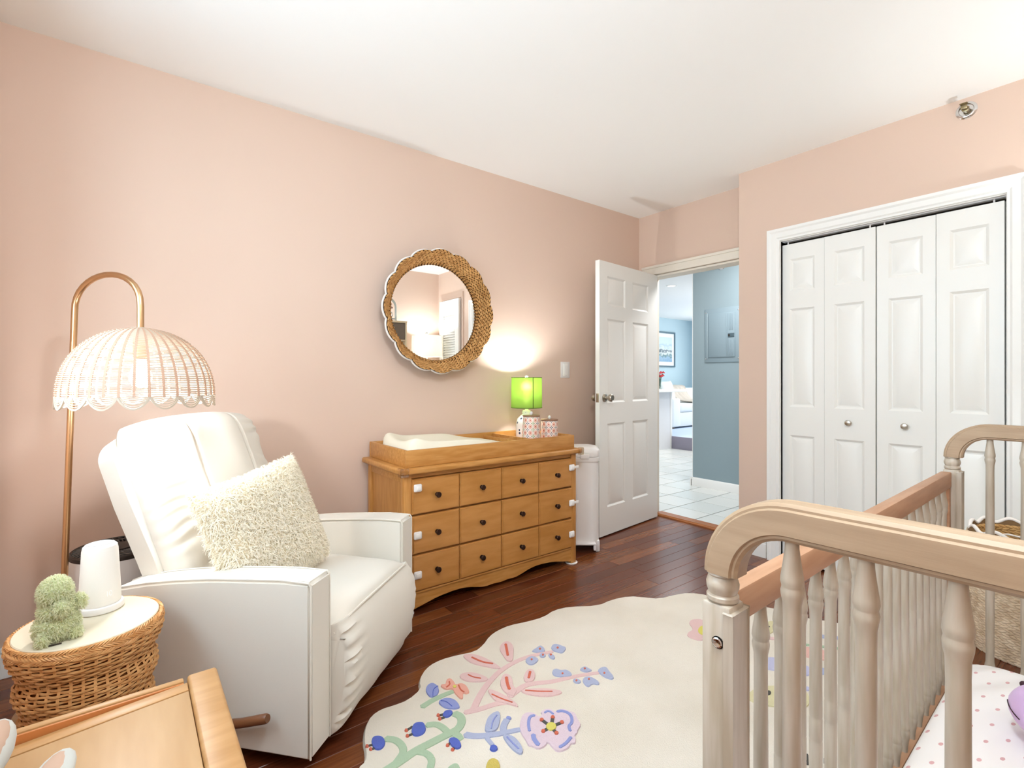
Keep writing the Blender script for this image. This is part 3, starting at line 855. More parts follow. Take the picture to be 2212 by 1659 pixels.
# closet: casing, track and four bifold leaves
def casing(name, y0, y1, top, w, X):
    bm = bmesh.new()
    pr = [(0.0, 0.0), (-0.014, 0.004), (-0.014, 0.014), (-0.019, 0.022), (-0.019, 0.05), (-0.025, 0.060), (-0.027, 0.072), (-0.027, w), (0.0, w)]
    loops = []
    for (yy, zz, sy, sz) in ((y1, 0, 1, 0), (y1, top, 1, 1), (y0, top, -1, 1), (y0, 0, -1, 0)):
        loops.append([bm.verts.new((X + d, yy + sy * o, zz + sz * o)) for d, o in pr])
    for a, b in zip(loops, loops[1:]):
        for i in range(len(pr) - 1):
            bm.faces.new((a[i], a[i + 1], b[i + 1], b[i]))
    bmesh.ops.recalc_face_normals(bm, faces=bm.faces)
    return struct(obj(name, bm, M['white'], ang=20))
casing('trim_3', 0.428, 1.431, 1.994, 0.075, XC)
bm = box(XC, XC + 0.12, 1.431, 1.4475, 0, 2.0)
bx(bm, XC, XC + 0.12, 0.4115, 0.4285, 0, 2.0)
bx(bm, XC - 0.002, XC + 0.012, 0.428, 1.431, 1.992, 2.0)
struct(obj('trim_4', bm, M['white'], smooth=False))
cd = struct(thing('closet_door', 'white four-leaf folding closet door with raised panels and two nickel knobs', 'door', (XC + 0.037, 0, 0)))
cd['kind'] = 'structure'
del cd['category']
lb = [(1.197, 1.441), (0.9415, 1.1945), (0.687, 0.9365), (0.4365, 0.684)]
for k, (a, b) in enumerate(lb):
    w = b - a
    rl = 0.052
    rs = [(rl, w - rl, z0, z1) for z0, z1 in ((0.14, 0.775), (0.95, 1.552), (1.66, 1.858))]
    lf = panel_leaf('door_leaf', w, 1.952, 0.034, rs, M['door_white'], cd)
    lf.rotation_euler = (0, 0, R(-90))
    ang = (0.8, -0.8, 0.7, -0.7)[k]
    lf.rotation_euler = (0, 0, R(-90 + ang))
    lf.location = (0, b, 0.018)
    for yy in ((w * .15,) if k in (0,) else ((w * .85,) if k in (3,) else ((w - 0.03) if k == 1 else 0.03,))):
        obj('pivot_pin', lathe([(0.004, 1.952), (0.004, 1.970)], 8), M['white_plastic'], lf, loc=(yy, 0, 0))
    if k in (1, 2):
        knob('knob', M['nickel'], lf, ((w / 2) if k == 1 else w / 2, -0.017, 0.872), (0, -1, 0), 0.0165, 0.026)
struct(obj('door_track', box(XC + 0.020, XC + 0.052, 0.43, 1.43, 1.988, 1.9995), M['hallwhite'], smooth=False)).parent = cd
bpy.data.objects['door_track'].location = (-XC - 0.037, 0, 0)

# louvred door on the closet wall, seen only in the mirror
lv = struct(thing('louvre_door', 'white louvred door in the corner reflected in the wicker mirror', 'door', (XC - 0.03, 0, 0)))
del lv['category']
bm = box(-0.016, 0.016, -0.30, -0.215, 0.02, 2.12)
bx(bm, -0.016, 0.016, 0.075, 0.16, 0.02, 2.12)
for z0, z1 in ((0.02, 0.2), (1.0, 1.1), (1.96, 2.12)):
    bx(bm, -0.016, 0.016, -0.215, 0.075, z0, z1)
obj('frame', bm, M['white'], lv, smooth=False)
bm = box(-0.0025, 0.0025, -0.213, 0.073, -0.019, 0.019)
sl = obj('slat', bm, M['white'], lv, smooth=False, loc=(0, 0, 1.125), rot=(0, R(32), 0))
for i in range(1, 28):
    dup(sl, lv, (0, 0, 1.125 + 0.0305 * i))
for i in range(25):
    dup(sl, lv, (0, 0, 0.22 + 0.0305 * i))
bm = box(XC - 0.012, XC, -0.36, 0.20, 2.135, 2.20)
bx(bm, XC - 0.012, XC, 0.17, 0.21, 0, 2.135)
struct(obj('trim_5', bm, M['pink'], smooth=False))

# ---------------------------------------------------------------- hall and living room beyond the doorway
XH, XR2, YW = 4.788, 7.035, 6.75
struct(obj('hall_ceiling', box(XF + 0.06, 11.2, 0.2, YW + 0.1, ZC, ZC + 0.1), M['ceiling'], smooth=False))
bm = box(XH, XH + 0.12, 0.2, 3.042, -0.02, ZC)
struct(obj('wall_hall', bm, M['blue'], smooth=False))
struct(obj('trim_6', box(XH - 0.001, XH + 0.121, 3.042, 3.048, 0.10, ZC), M['white'], smooth=False))
struct(obj('wall_living', box(XF, 11.2, YW, YW + 0.1, -0.02, ZC), M['lightblue'], smooth=False))
struct(obj('wall_living_far', box(11.1, 11.2, 0.2, YW, -0.02, ZC), M['lightblue'], smooth=False))
struct(obj('wall_hall_end', box(XF + 0.12, 11.2, 0.1, 0.2, -0.02, ZC), M['hallwhite'], smooth=False))
struct(obj('wall_hall_near', box(XF, XF + 0.12, YL + 0.1, YW, -0.02, ZC), M['hallwhite'], smooth=False))
bm = bmesh.new()
prism(bm, [(XH, 0), (XH - 0.022, 0), (XH - 0.022, 0.07), (XH - 0.016, 0.084), (XH - 0.004, 0.089), (XH, 0.089)], 'y', 0.2, 3.048)
prism(bm, [(3.042, 0), (3.064, 0), (3.064, 0.07), (3.058, 0.084), (3.046, 0.089), (3.042, 0.089)], 'x', XH - 0.022, XH + 0.12)
struct(obj('baseboard_hall', bm, M['white'], ang=25))
hf = struct(obj('hall_floor', box(3.5, 7.2, 0.2, YW, -0.06, -0.0035), M['grout'], smooth=False))
T = 0.3225
tme = []
for m in TILES:
    bm = box(0.0042, T - 0.0042, 0.0042, T - 0.0042, -0.012, 0.0)
    top = [e for e in bm.edges if all(v.co.z > -0.001 for v in e.verts)]
    bmesh.ops.bevel(bm, geom=top, offset=0.0012, segments=1, affect='EDGES')
    me = bpy.data.meshes.new('tile')
    bm.to_mesh(me)
    bm.free()
    me.materials.append(m)
    tme.append(me)
for i in range(-1, 10):
    for j in range(-3, 8):
        x, y = 3.882 + T * i, 2.613 + T * j
        if x > XR2 or (x > XH + 0.2 and y < 2.7):
            continue
        o = bpy.data.objects.new('tile', tme[(i * 3 + j * 5) % 2])
        COL.objects.link(o)
        o.parent = hf
        if x < 3.585:
            o.scale = ((x + T - 3.5855) / T, 1, 1)
            x = 3.5855
        o.location = (x, y, 0)
# raised living room floor with its riser
st = struct(obj('step', box(XR2, XR2 + 0.03, 1.0, 4.9, -0.01, 0.2, 0.004), M['riser'], ang=25))
struct(obj('living_floor', box(XR2 + 0.03, 11.2, 0.2, YW, -0.02, 0.2), M['bluerug'], smooth=False))

# electrical panel set in the slate blue wall
ep = thing('electrical_panel', 'grey-blue painted electrical panel with ribbed door on the slate hall wall', 'electrical panel', (XH, 0, 0))
obj('back_plate', box(-0.008, 0, 2.52, 2.899, 1.308, 1.862, 0.003), M['panelgrey'], ep)
d = obj('panel_door', box(-0.017, -0.008, 2.568, 2.852, 1.36, 1.807, 0.004), M['panelgrey'], ep)
for k, yy in enumerate((2.59, 2.606, 2.622, 2.638, 2.654)):
    for z0, z1 in ((1.375, 1.53), (1.63, 1.795)) if k < 3 else ((1.375, 1.795),):
        obj('rib', box(-0.020, -0.016, yy - 0.004, yy + 0.004, z0, z1, 0.0015), M['panelgrey'], d)
la = obj('latch', box(-0.0195, -0.016, 2.572, 2.645, 1.555, 1.597, 0.002), mat('dark_latch', '#44565E', 0.4), d)
obj('button', box(-0.022, -0.018, 2.617, 2.635, 1.567, 1.587, 0.001), M['darkplastic'], la)
obj('hinge_strip', box(-0.013, -0.008, 2.865, 2.873, 1.35, 1.82, 0.002), mat('pale_blue_metal', '#A9BBC0', 0.4), ep)
for yy in (2.885, 2.537):
    for z in (1.345, 1.825):
        o = obj('screw', lathe([(0.006, 0), (0.006, 0.002), (0.003, 0.004)], 10), M['chrome'], ep, loc=(-0.008, yy, z), rot=(0, R(-90), 0))

def sprinkler(name, label, loc, scale=1.0):
    t = thing(name, label, 'sprinkler', loc)
    t.rotation_euler = (0, 0, 0)
    t.scale = (scale,) * 3
    e = obj('escutcheon', lathe([(0.047, 0), (0.047, 0.003), (0.040, 0.009), (0.034, 0.010), (0.031, 0.004), (0.016, 0.004)], 32), M['chrome'], t, rot=(0, R(-90), 0))
    obj('body', lathe([(0.013, 0.003), (0.013, 0.022), (0.017, 0.024), (0.017, 0.032), (0.009, 0.034), (0.006, 0.05)], 12), M['brass'], t, rot=(0, R(-90), 0))
    for s in (-1, 1):
        obj('arm', tube([(-0.03, s * 0.013, 0), (-0.042, s * 0.017, 0), (-0.056, s * 0.012, 0), (-0.064, 0, 0)], 0.003, 6), M['brass'], t)
    obj('bulb', tube([(-0.036, 0, 0), (-0.060, 0, 0)], 0.003, 6), mat('red_bulb', '#9C5A3C', 0.2), t)
    bm = box(-0.082, -0.052, -0.017, 0.017, 0.014, 0.0165, 0.0008)
    bx(bm, -0.066, -0.063, -0.014, 0.014, -0.012, 0.016, 0.0008)
    obj('deflector', bm, M['brass'], t)
    return t
sprinkler('sprinkler', 'chrome sidewall sprinkler on the pink wall above the closet', (XC, 0.566, 2.438), 0.86)
sprinkler('sprinkler', 'chrome sprinkler high on the slate blue hall wall', (XH, 2.719, 2.297))

# recessed downlight in the hall ceiling
dl = thing('downlight', 'small round recessed light in the white ceiling beyond the doorway', 'light', (6.3, 4.35, ZC - 0.004))
obj('trim_ring', lathe([(0.075, 0.004), (0.075, 0.0), (0.055, 0.0), (0.055, 0.004)], 28, cap0=False, cap1=False), M['white'], dl)
obj('lens', lathe([(0.054, 0.001), (0.054, 0.003)], 24), mat_emit('downlight_lens', '#FFF7EA', 3.0), dl)

# half wall with a white counter, vase of red flowers, sofa, picture
cn = thing('counter', 'white half-wall counter with overhanging top beside the raised step', 'counter', (6.0, 4.86, 0))
obj('half_wall', box(0, 1.02, 0, 0.12, 0, 0.93), M['hallwhite'], cn, smooth=False)
obj('end_post', box(1.0, 1.052, -0.006, 0.126, 0, 0.93, 0.003), M['white'], cn)
obj('worktop', box(-0.05, 1.19, -0.19, 0.42, 0.93, 0.965, 0.005), M['white'], cn)
va = thing('vase', 'clear glass vase holding red flowers on the white counter', 'vase', (6.86, 4.97, 0.965))
obj('glass', lathe([(0.035, 0.0), (0.04, 0.01), (0.032, 0.09), (0.042, 0.17), (0.039, 0.17), (0.028, 0.09), (0.034, 0.012)], 24, cap0=False, cap1=False), M['vase'], va)
rng = random.Random(5)
heads = []
for i in range(11):
    a, r = rng.random() * 2 * PI, 0.02 + 0.065 * rng.random()
    heads.append(Vector((r * math.cos(a) + 0.01, r * math.sin(a), 0.215 + 0.075 * rng.random())))
for hd in heads:
    s = obj('stem', tube([(hd.x * 0.15, hd.y * 0.15, 0.02), (hd.x * .3, hd.y * .3, 0.14), hd], 0.0022, 5), M['leafgreen'], va)
    bm = bmesh.new()
    for k in range(6):
        a = k * PI / 3
        Mx = Matrix.Rotation(a, 3, 'Z') @ Matrix.Rotation(R(40), 3, 'Y')
        ellipsoid(bm, hd + Mx @ Vector((0.017, 0, 0.004)), 0.018, 0.012, 0.006, 8, 6, Mx)
    ellipsoid(bm, hd + Vector((0, 0, 0.006)), 0.010, 0.010, 0.010, 8, 6)
    obj('flower', bm, M['plumred'], s)

sf = thing('sofa', 'white upholstered sofa seen past the counter in the living room', 'sofa', (8.02, 5.5, 0.2))
obj('arm', box(0, 0.24, 0.0, 0.92, 0.03, 0.57, 0.035, 3), M['sofa'], sf)
obj('arm', box(1.96, 2.2, 0.0, 0.92, 0.03, 0.57, 0.035, 3), M['sofa'], sf)
obj('base', box(0.24, 1.96, 0.03, 0.92, 0.03, 0.30, 0.02), M['sofa'], sf)
obj('backrest', box(0.0, 2.2, 0.72, 0.95, 0.03, 0.74, 0.05, 3), M['sofa'], sf)
for k in range(2):
    obj('seat_cushion', box(0.25 + 0.855 * k, 1.10 + 0.855 * k, 0.0, 0.72, 0.30, 0.46, 0.05, 3), M['sofa'], sf)
for x in (0.06, 2.14):
    for y in (0.06, 0.86):
        obj('leg', box(x - 0.025, x + 0.025, y - 0.025, y + 0.025, 0, 0.035), M['darkwood'], sf, smooth=False)
def pillow_bm(w, h, t, n=14, pinch=0.08):
    bm = bmesh.new()
    g = {}
    for s in (1, -1):
        for i in range(n + 1):
            for j in range(n + 1):
                u, v = -1 + 2 * i / n, -1 + 2 * j / n
                edge = i in (0, n) or j in (0, n)
                if s == -1 and edge:
                    g[s, i, j] = g[1, i, j]
                    continue
                k = 1 - pinch * (1 - v * v) * abs(u) ** 3
                k2 = 1 - pinch * (1 - u * u) * abs(v) ** 3
                f = (max(0, 1 - u ** 4) * max(0, 1 - v ** 4)) ** 0.55
                g[s, i, j] = bm.verts.new((u * w / 2 * k, s * t / 2 * f, v * h / 2 * k2))
        for i in range(n):
            for j in range(n):
                q = [g[s, i, j], g[s, i + 1, j], g[s, i + 1, j + 1], g[s, i, j + 1]]
                bm.faces.new(q if s == -1 else q[::-1])
    bmesh.ops.recalc_face_normals(bm, faces=bm.faces)
    return bm
cu = obj('cushion', pillow_bm(0.46, 0.44, 0.18), M['sofa'], loc=(8.43, 5.95, 0.888), rot=(R(-16), 0, 0), ang=80)
tag(cu, 'plain white cushion leaning on the sofa back beside the knit throw', 'cushion')
bm = bmesh.new()
n = 18
P = [(5.55, 0.672), (5.72, 0.674), (5.90, 0.69), (6.02, 0.80), (6.10, 0.95), (6.18, 0.975), (6.34, 0.98), (6.47, 0.962), (6.49, 0.8)]
rows = []
for i in range(n + 1):
    xx = 8.80 + 0.5 * i / n
    rows.append([bm.verts.new((xx + 0.10 * (k / len(P)) * -1.6 * (1 - i / n) , yv - 0.012 * math.sin(i * 1.9 + k), zv + 0.022 + 0.012 * math.sin(i * 1.3 + k * .7))) for k, (yv, zv) in enumerate(P)])
for a, b in zip(rows, rows[1:]):
    for k in range(len(P) - 1):
        bm.faces.new((a[k], b[k], b[k + 1], a[k + 1]))
bmesh.ops.recalc_face_normals(bm, faces=bm.faces)
bmesh.ops.solidify(bm, geom=bm.faces, thickness=0.014)
tag(obj('throw_blanket', bm, M['throw'], ang=80), 'beige knitted throw draped over the white sofa back', 'blanket')

pc = thing('framed_picture', 'grey-blue framed seascape print hung on the pale blue living room wall', 'picture', (8.95, YW - 0.002, 1.40))
PWd, PH = 0.93, 0.79
bm = bmesh.new()
for a in ((0, PWd, 0, 0.035), (0, PWd, PH - 0.035, PH), (0, 0.035, 0.035, PH - 0.035), (PWd - 0.035, PWd, 0.035, PH - 0.035)):
    bx(bm, a[0], a[1], -0.03, 0, a[2], a[3], 0.004)
obj('frame', bm, M['picframe'], pc)
obj('mount', box(0.03, PWd - 0.03, -0.012, -0.004, 0.03, PH - 0.03), M['paper'], pc, smooth=False)
def art():
    m = bpy.data.materials.new('seascape_print')
    m.use_nodes = True
    nt = m.node_tree
    b = nt.nodes['Principled BSDF']
    b.inputs['Roughness'].default_value = 0.6
    tc = nt.nodes.new('ShaderNodeTexCoord')
    sp = nt.nodes.new('ShaderNodeSeparateXYZ')
    nt.links.new(tc.outputs['Generated'], sp.inputs[0])
    n = nt.nodes.new('ShaderNodeTexNoise')
    n.inputs['Scale'].default_value = 7
    n.inputs['Detail'].default_value = 5
    nt.links.new(tc.outputs['Generated'], n.inputs['Vector'])
    ad = nt.nodes.new('ShaderNodeMath')
    ad.operation = 'MULTIPLY_ADD'
    ad.inputs[1].default_value = 0.5
    nt.links.new(n.outputs['Fac'], ad.inputs[0])
    nt.links.new(sp.outputs['Z'], ad.inputs[2])
    rp = nt.nodes.new('ShaderNodeValToRGB')
    el = rp.color_ramp.elements
    el[0].position, el[0].color = 0.2, lin('#7FA6C4')
    el[1].position, el[1].color = 1.2, lin('#CFE0EA')
    for p, c in ((0.42, '#9DB9CE'), (0.5, '#6E8F92'), (0.6, '#E4EBEB'), (0.72, '#4E6470'), (0.78, '#DCE6EA'), (0.9, '#B4CCDC')):
        e = el.new(p)
        e.color = lin(c)
    nt.links.new(ad.outputs[0], rp.inputs[0])
    nt.links.new(rp.outputs[0], b.inputs['Base Color'])
    return m
obj('print', box(0.11, PWd - 0.11, -0.014, -0.012, 0.12, PH - 0.12), art(), pc, smooth=False)
def wobj(name, bm, m, root, ang=35, smooth=True, par=None):
    """bm in world coordinates -> object under root (root unrotated)"""
    r = root
    loc = Vector(r.location)
    bmesh.ops.translate(bm, vec=-loc, verts=bm.verts)
    return obj(name, bm, m, par or root, smooth, ang)

# ---------------------------------------------------------------- dresser
DX0, DX1, DY0, DY1 = 1.043, 2.195, 2.20, 2.655
dz = thing('dresser', 'honey oak dresser with twelve drawer fronts and white child locks against the pink wall', 'dresser', (1.62, 2.43, 0))
o = wobj('top', box(1.012, 2.222, 2.168, 2.668, 0.676, 0.706, 0.010, 3), M['oak'], dz)
bm = box(DX0, DX0 + 0.04, DY0, DY0 + 0.04, 0.0, 0.676, 0.004)
wobj('post', bm, M['oak_v'], dz)
wobj('post', box(DX1 - 0.042, DX1, DY0, DY0 + 0.04, 0.0, 0.676, 0.004), M['oak_v'], dz)
wobj('post', box(DX0, DX0 + 0.04, DY1 - 0.04, DY1, 0.0, 0.676, 0.004), M['oak_v'], dz)
wobj('post', box(DX1 - 0.042, DX1, DY1 - 0.04, DY1, 0.0, 0.676, 0.004), M['oak_v'], dz)
for x0, x1 in ((DX0 + 0.012, DX0 + 0.024), (DX1 - 0.024, DX1 - 0.012)):
    wobj('side_panel', box(x0, x1, DY0 + 0.03, DY1 - 0.03, 0.05, 0.676), M['oak_v'], dz, smooth=False)
for x0, x1 in ((DX0 + 0.003, DX0 + 0.03), (DX1 - 0.03, DX1 - 0.003)):
    wobj('side_rail', box(x0, x1, DY0 + 0.038, DY1 - 0.038, 0.63, 0.676, 0.003), M['oak'], dz)
    wobj('side_rail', box(x0, x1, DY0 + 0.038, DY1 - 0.038, 0.03, 0.09, 0.003), M['oak'], dz)
wobj('back_panel', box(DX0 + 0.03, DX1 - 0.03, DY1 - 0.012, DY1 - 0.004, 0.05, 0.676), M['oak'], dz, smooth=False)
wobj('top_rail', box(DX0 + 0.035, DX1 - 0.037, DY0 + 0.006, DY0 + 0.03, 0.652, 0.676, 0.002), M['oak'], dz)
wobj('carcass', box(DX0 + 0.035, DX1 - 0.037, DY0 + 0.024, DY1 - 0.02, 0.085, 0.66), mat('drawer_gap_brown', '#4A2412', 0.8, spec=0.1), dz, smooth=False)
# scalloped apron
xa, xb = DX0 + 0.036, DX1 - 0.038
W = xb - xa
prof = [(0, 0.012), (0.06, 0.026), (0.14, 0.044), (0.24, 0.052), (0.31, 0.045), (0.36, 0.030), (0.41, 0.020), (0.45, 0.024), (0.475, 0.021), (0.5, 0.0195)]
prof = prof + [(1 - a, z) for a, z in prof[-2::-1]]
pts = [(xa, 0.1), (xb, 0.1)] + [(xa + W * a, z) for a, z in reversed(chaikin(prof, False, 1))]
bm = bmesh.new()
prism(bm, pts, 'y', DY0 + 0.004, DY0 + 0.024)
wobj('apron', bm, M['oak'], dz, ang=30)
wobj('apron_moulding', box(xa, xb, DY0 - 0.002, DY0 + 0.02, 0.089, 0.101, 0.003), M['oak'], dz)
# drawers: three rows of two, each with two raised panels and two knobs
xs = [1.082, 1.3465, 1.3485, 1.614, 1.6165, 1.8845, 1.8865, 2.152]
rowz = [(0.477, 0.648), (0.286, 0.470), (0.104, 0.279)]
locks = {(0, 0): 'l', (1, 0): 'l', (2, 0): 'l', (0, 1): 'r', (1, 1): 'r', (2, 1): 'r'}
for r, (z0, z1) in enumerate(rowz):
    for c in range(2):
        a0, a1, b0, b1 = xs[4 * c:4 * c + 4]
        dr_ = wobj('drawer', box(a0, b1, DY0 + 0.004, DY0 + 0.03, z0, z1, 0.0015), M['oak_face'], dz)
        for (p0, p1) in ((a0, a1), (b0, b1)):
            bm = box(p0 + 0.0008, p1 - 0.0008, DY0 - 0.012, DY0 + 0.006, z0 + 0.001, z1 - 0.001)
            fr = [e for e in bm.edges if all(v.co.y < DY0 - 0.005 for v in e.verts)]
            bmesh.ops.bevel(bm, geom=fr, offset=0.006, segments=3, affect='EDGES')
            wobj('drawer_panel', bm, M['oak_face'], dz, par=dr_)
            knob('knob', M['bronze'], dr_, ((p0 + p1) / 2 - 1.62, DY0 - 0.012 - 2.43, (z0 + z1) / 2), (0, -1, 0), 0.0145, 0.026)
        side = locks[r, c]
        zc = (z0 + z1) / 2 + (0.045, 0.0, -0.005)[r] * (1 if side == 'l' else 0.7)
        if side == 'l':
            xl = a0 + 0.024
        else:
            xl = b1 - 0.012
        lk = wobj('child_lock', box(xl - 0.021, xl + 0.021, DY0 - 0.026, DY0 - 0.012, zc - 0.019, zc + 0.019, 0.009, 3), M['white_plastic'], dz, par=dr_)
        lk['label'] = 'white plastic child lock'
        wobj('lock_button', box(xl - 0.012, xl + 0.012, DY0 - 0.0285, DY0 - 0.024, zc - 0.010, zc + 0.010, 0.003, 2), M['matte_white'], dz, par=lk) if False else None
        bpy.context.view_layer.update()
        bm = box(xl - 0.012, xl + 0.012, DY0 - 0.0285, DY0 - 0.025, zc - 0.010, zc + 0.010, 0.0016, 2)
        bmesh.ops.translate(bm, vec=-Vector(dz.location), verts=bm.verts)
        if side == 'r' and r < 2:
            bx(bm, xl + 0.018 - 1.62, DX1 + 0.004 - 1.62, DY0 - 0.020 - 2.43, DY0 - 0.016 - 2.43, zc - 0.008, zc + 0.008, 0.001)
        obj('strap', bm, M['matte_white'], dr_)
for x in (1.016, 2.218):
    s = 1 if x < 1.5 else -1
    bm = box(x - 0.008, x + 0.035 * s, 2.160, 2.172, 0.668, 0.712, 0.004) if s > 0 else box(x - 0.035, x + 0.008, 2.160, 2.172, 0.668, 0.712, 0.004)
    bx(bm, x - 0.008, x + 0.008, 2.162, 2.20, 0.668, 0.712, 0.004)
    g = wobj('corner_guard', bm, M['clear'], dz)
    g['label'] = 'clear plastic corner guard'
for x, y in ((DX0 + 0.02, DY0 + 0.02), (DX1 - 0.021, DY0 + 0.02), (DX0 + 0.02, DY1 - 0.02), (DX1 - 0.021, DY1 - 0.02)):
    tag(obj('furniture_coaster', lathe([(0.036, 0.0), (0.038, 0.003), (0.038, 0.006), (0.033, 0.007), (0.032, 0.0035), (0.0, 0.0035)], 28, cap1=False), [M['matte_white']], loc=(x, y, 0.0001)),
        {0: 'white-rimmed furniture coaster under the dresser foot nearest the recliner', 1: 'white-rimmed furniture coaster under the dresser foot nearest the diaper pail'}.get(0 if x < 1.5 and y < 2.4 else (1 if y < 2.4 else 2), 'white-rimmed furniture coaster under the rear dresser foot ' + ('by the recliner' if x < 1.5 else 'by the door')), 'coaster', 'coasters under the dresser feet')
# lift the dresser onto its coasters
dz.location.z = 0.004
# changing tray on the dresser
TZ = 0.7105
tr = thing('changing_tray', 'honey oak changing tray with high sides on top of the dresser', 'tray', (1.62, 2.43, TZ))
tz0, tz1 = TZ, TZ + 0.083
def tw(name, *a, **k):
    return wobj(name, box(*a, **k), M['oak'], tr)
tw('front_board', 1.052, 2.178, 2.198, 2.214, tz0, tz1, bev=0.003)
tw('back_board', 1.052, 2.178, 2.640, 2.656, tz0, tz1, bev=0.003)
tw('side_board', 1.052, 1.068, 2.2145, 2.6395, tz0, tz1, bev=0.003)
tw('side_board', 2.162, 2.178, 2.2145, 2.6395, tz0, tz1, bev=0.003)
tw('bottom', 1.0685, 2.1615, 2.2145, 2.6395, tz0, tz0 + 0.008)
tw('divider', 1.872, 1.884, 2.2145, 2.6395, tz0 + 0.008, tz1 - 0.008, bev=0.002)
tw('divider', 1.802, 1.812, 2.2145, 2.6395, tz0 + 0.008, tz1 - 0.016, bev=0.002)
tw('divider', 1.8125, 1.8715, 2.41, 2.42, tz0 + 0.008, tz1 - 0.016, bev=0.002)
# contoured changing pad
pd = thing('changing_pad', 'ivory contoured changing pad lying in the wooden tray', 'changing pad', (1.43, 2.427, TZ + 0.0085))
bm = bmesh.new()
nx, ny = 48, 28
LX, LY = 0.352, 0.204
top, bot = {}, {}
for i in range(nx + 1):
    for j in range(ny + 1):
        u, v = -1 + 2 * i / nx, -1 + 2 * j / ny
        e = max(0.0, 1 - abs(u) ** 8) * max(0.0, 1 - abs(v) ** 8)
        k = 1 - 0.10 * (abs(u) ** 4) * (abs(v) ** 4)
        side = abs(v) ** 2.4
        hgt = 0.058 + 0.048 * side * (0.5 + 0.5 * math.cos(min(1, max(0, (u - 0.05) / 0.75)) * PI)) + 0.034 * math.exp(-((u + 0.95) / 0.22) ** 2) - 0.014 * (u + 1) / 2
        z = hgt * (e ** 0.32)
        top[i, j] = bm.verts.new((u * LX * k, v * LY * k, max(z * 1.28, 0.004)))
for i in range(nx):
    for j in range(ny):
        bm.faces.new((top[i, j], top[i + 1, j], top[i + 1, j + 1], top[i, j + 1]))
be = [e for e in bm.edges if len(e.link_faces) == 1]
r = bmesh.ops.extrude_edge_only(bm, edges=be)
for v in [g for g in r['geom'] if isinstance(g, bmesh.types.BMVert)]:
    v.co.z = 0.0
pdm = obj('pad_cover', bm, M['padfabric'], pd, ang=60)

# table lamp with green shade
tl = thing('table_lamp', 'small table lamp with glowing lime green drum shade and white ceramic base', 'lamp', (2.045, 2.50, TZ + 0.0085))
def ceramic_dots():
    m = mat('white_ceramic_navy_marks', '#EEEAE4', 0.25)
    nt = m.node_tree
    b = nt.nodes['Principled BSDF']
    tc = nt.nodes.new('ShaderNodeTexCoord')
    v = nt.nodes.new('ShaderNodeTexVoronoi')
    v.inputs['Scale'].default_value = 26
    nt.links.new(tc.outputs['Object'], v.inputs['Vector'])
    lt = nt.nodes.new('ShaderNodeMath')
    lt.operation = 'LESS_THAN'
    lt.inputs[1].default_value = 0.2
    nt.links.new(v.outputs['Distance'], lt.inputs[0])
    mx = nt.nodes.new('ShaderNodeMix')
    mx.data_type = 'RGBA'
    mx.inputs['A'].default_value = lin('#EEEAE4')
    mx.inputs['B'].default_value = lin('#3A4560')
    nt.links.new(lt.outputs[0], mx.inputs['Factor'])
    nt.links.new(mx.outputs['Result'], b.inputs['Base Color'])
    return m
obj('base', lathe([(0.05, 0), (0.062, 0.006), (0.070, 0.05), (0.070, 0.12), (0.060, 0.162), (0.036, 0.186), (0.026, 0.192), (0.028, 0.205), (0.027, 0.215), (0.012, 0.217), (0.010, 0.25)], 36), ceramic_dots(), tl)
obj('neck_ring', lathe([(0.0285, 0.196), (0.0295, 0.200), (0.0285, 0.204)], 30, cap0=False, cap1=False), M['greyprint'], tl)
SZ0, SZ1, SR = 0.232, 0.430, 0.1005
sh = obj('shade', lathe([(SR, SZ0), (SR - 0.002, SZ1), (SR - 0.0035, SZ1), (SR - 0.0015, SZ0)], 56, cap0=False, cap1=False), M['green_shade'], tl)
gt = mat('dark_green_binding', '#5B7A22', 0.8)
for z, rr in ((SZ0 + 0.002, SR), (SZ1 - 0.002, SR - 0.002)):
    obj('binding', lathe([(rr + 0.0008, z - 0.0022), (rr + 0.0016, z), (rr + 0.0008, z + 0.0022)], 56, cap0=False, cap1=False), gt, sh)
a0 = math.atan2(-2.50, -2.045) + 0.42
bm = bmesh.new()
tube([(math.cos(a0) * (SR + 0.0005), math.sin(a0) * (SR + 0.0005), SZ0), (math.cos(a0) * (SR - 0.0015), math.sin(a0) * (SR - 0.0015), SZ1)], 0.0022, 6, bm)
obj('seam', bm, mat('dark_green_seam', '#26330C', 0.9), sh)
obj('bulb', lathe([(0.006, 0.262), (0.013, 0.27), (0.028, 0.305), (0.029, 0.325), (0.018, 0.347), (0.0, 0.353)], 20, cap1=False), mat_emit('warm_bulb', '#FFF1D8', 8), tl)
bm = tube([(SR - 0.003, 0, SZ1 - 0.012), (0, 0, SZ1 - 0.012), (-SR + 0.003, 0, SZ1 - 0.012)], 0.0016, 6)
for s in (1, -1):
    tube([(0, 0, SZ1 - 0.012), (-SR * .5, s * SR * .86, SZ1 - 0.012)], 0.0016, 6, bm)
tube([(0, 0, 0.25), (0.034, 0, 0.27), (0.036, 0, 0.33), (0.02, 0, 0.385), (0, 0, 0.40), (0, 0, 0.425)], 0.0016, 6, bm)
obj('harp', bm, M['brass'], tl)
bm = bmesh.new()
ellipsoid(bm, (0, 0, SZ1 + 0.006), 0.010, 0.010, 0.009, 14, 10)
obj('finial', bm, M['ceramic'], tl)
point_light('green_lamp_bulb', (2.045, 2.50, TZ + 0.0085 + 0.37), 22.0, (0.95, 0.97, 1.0), 0.028)

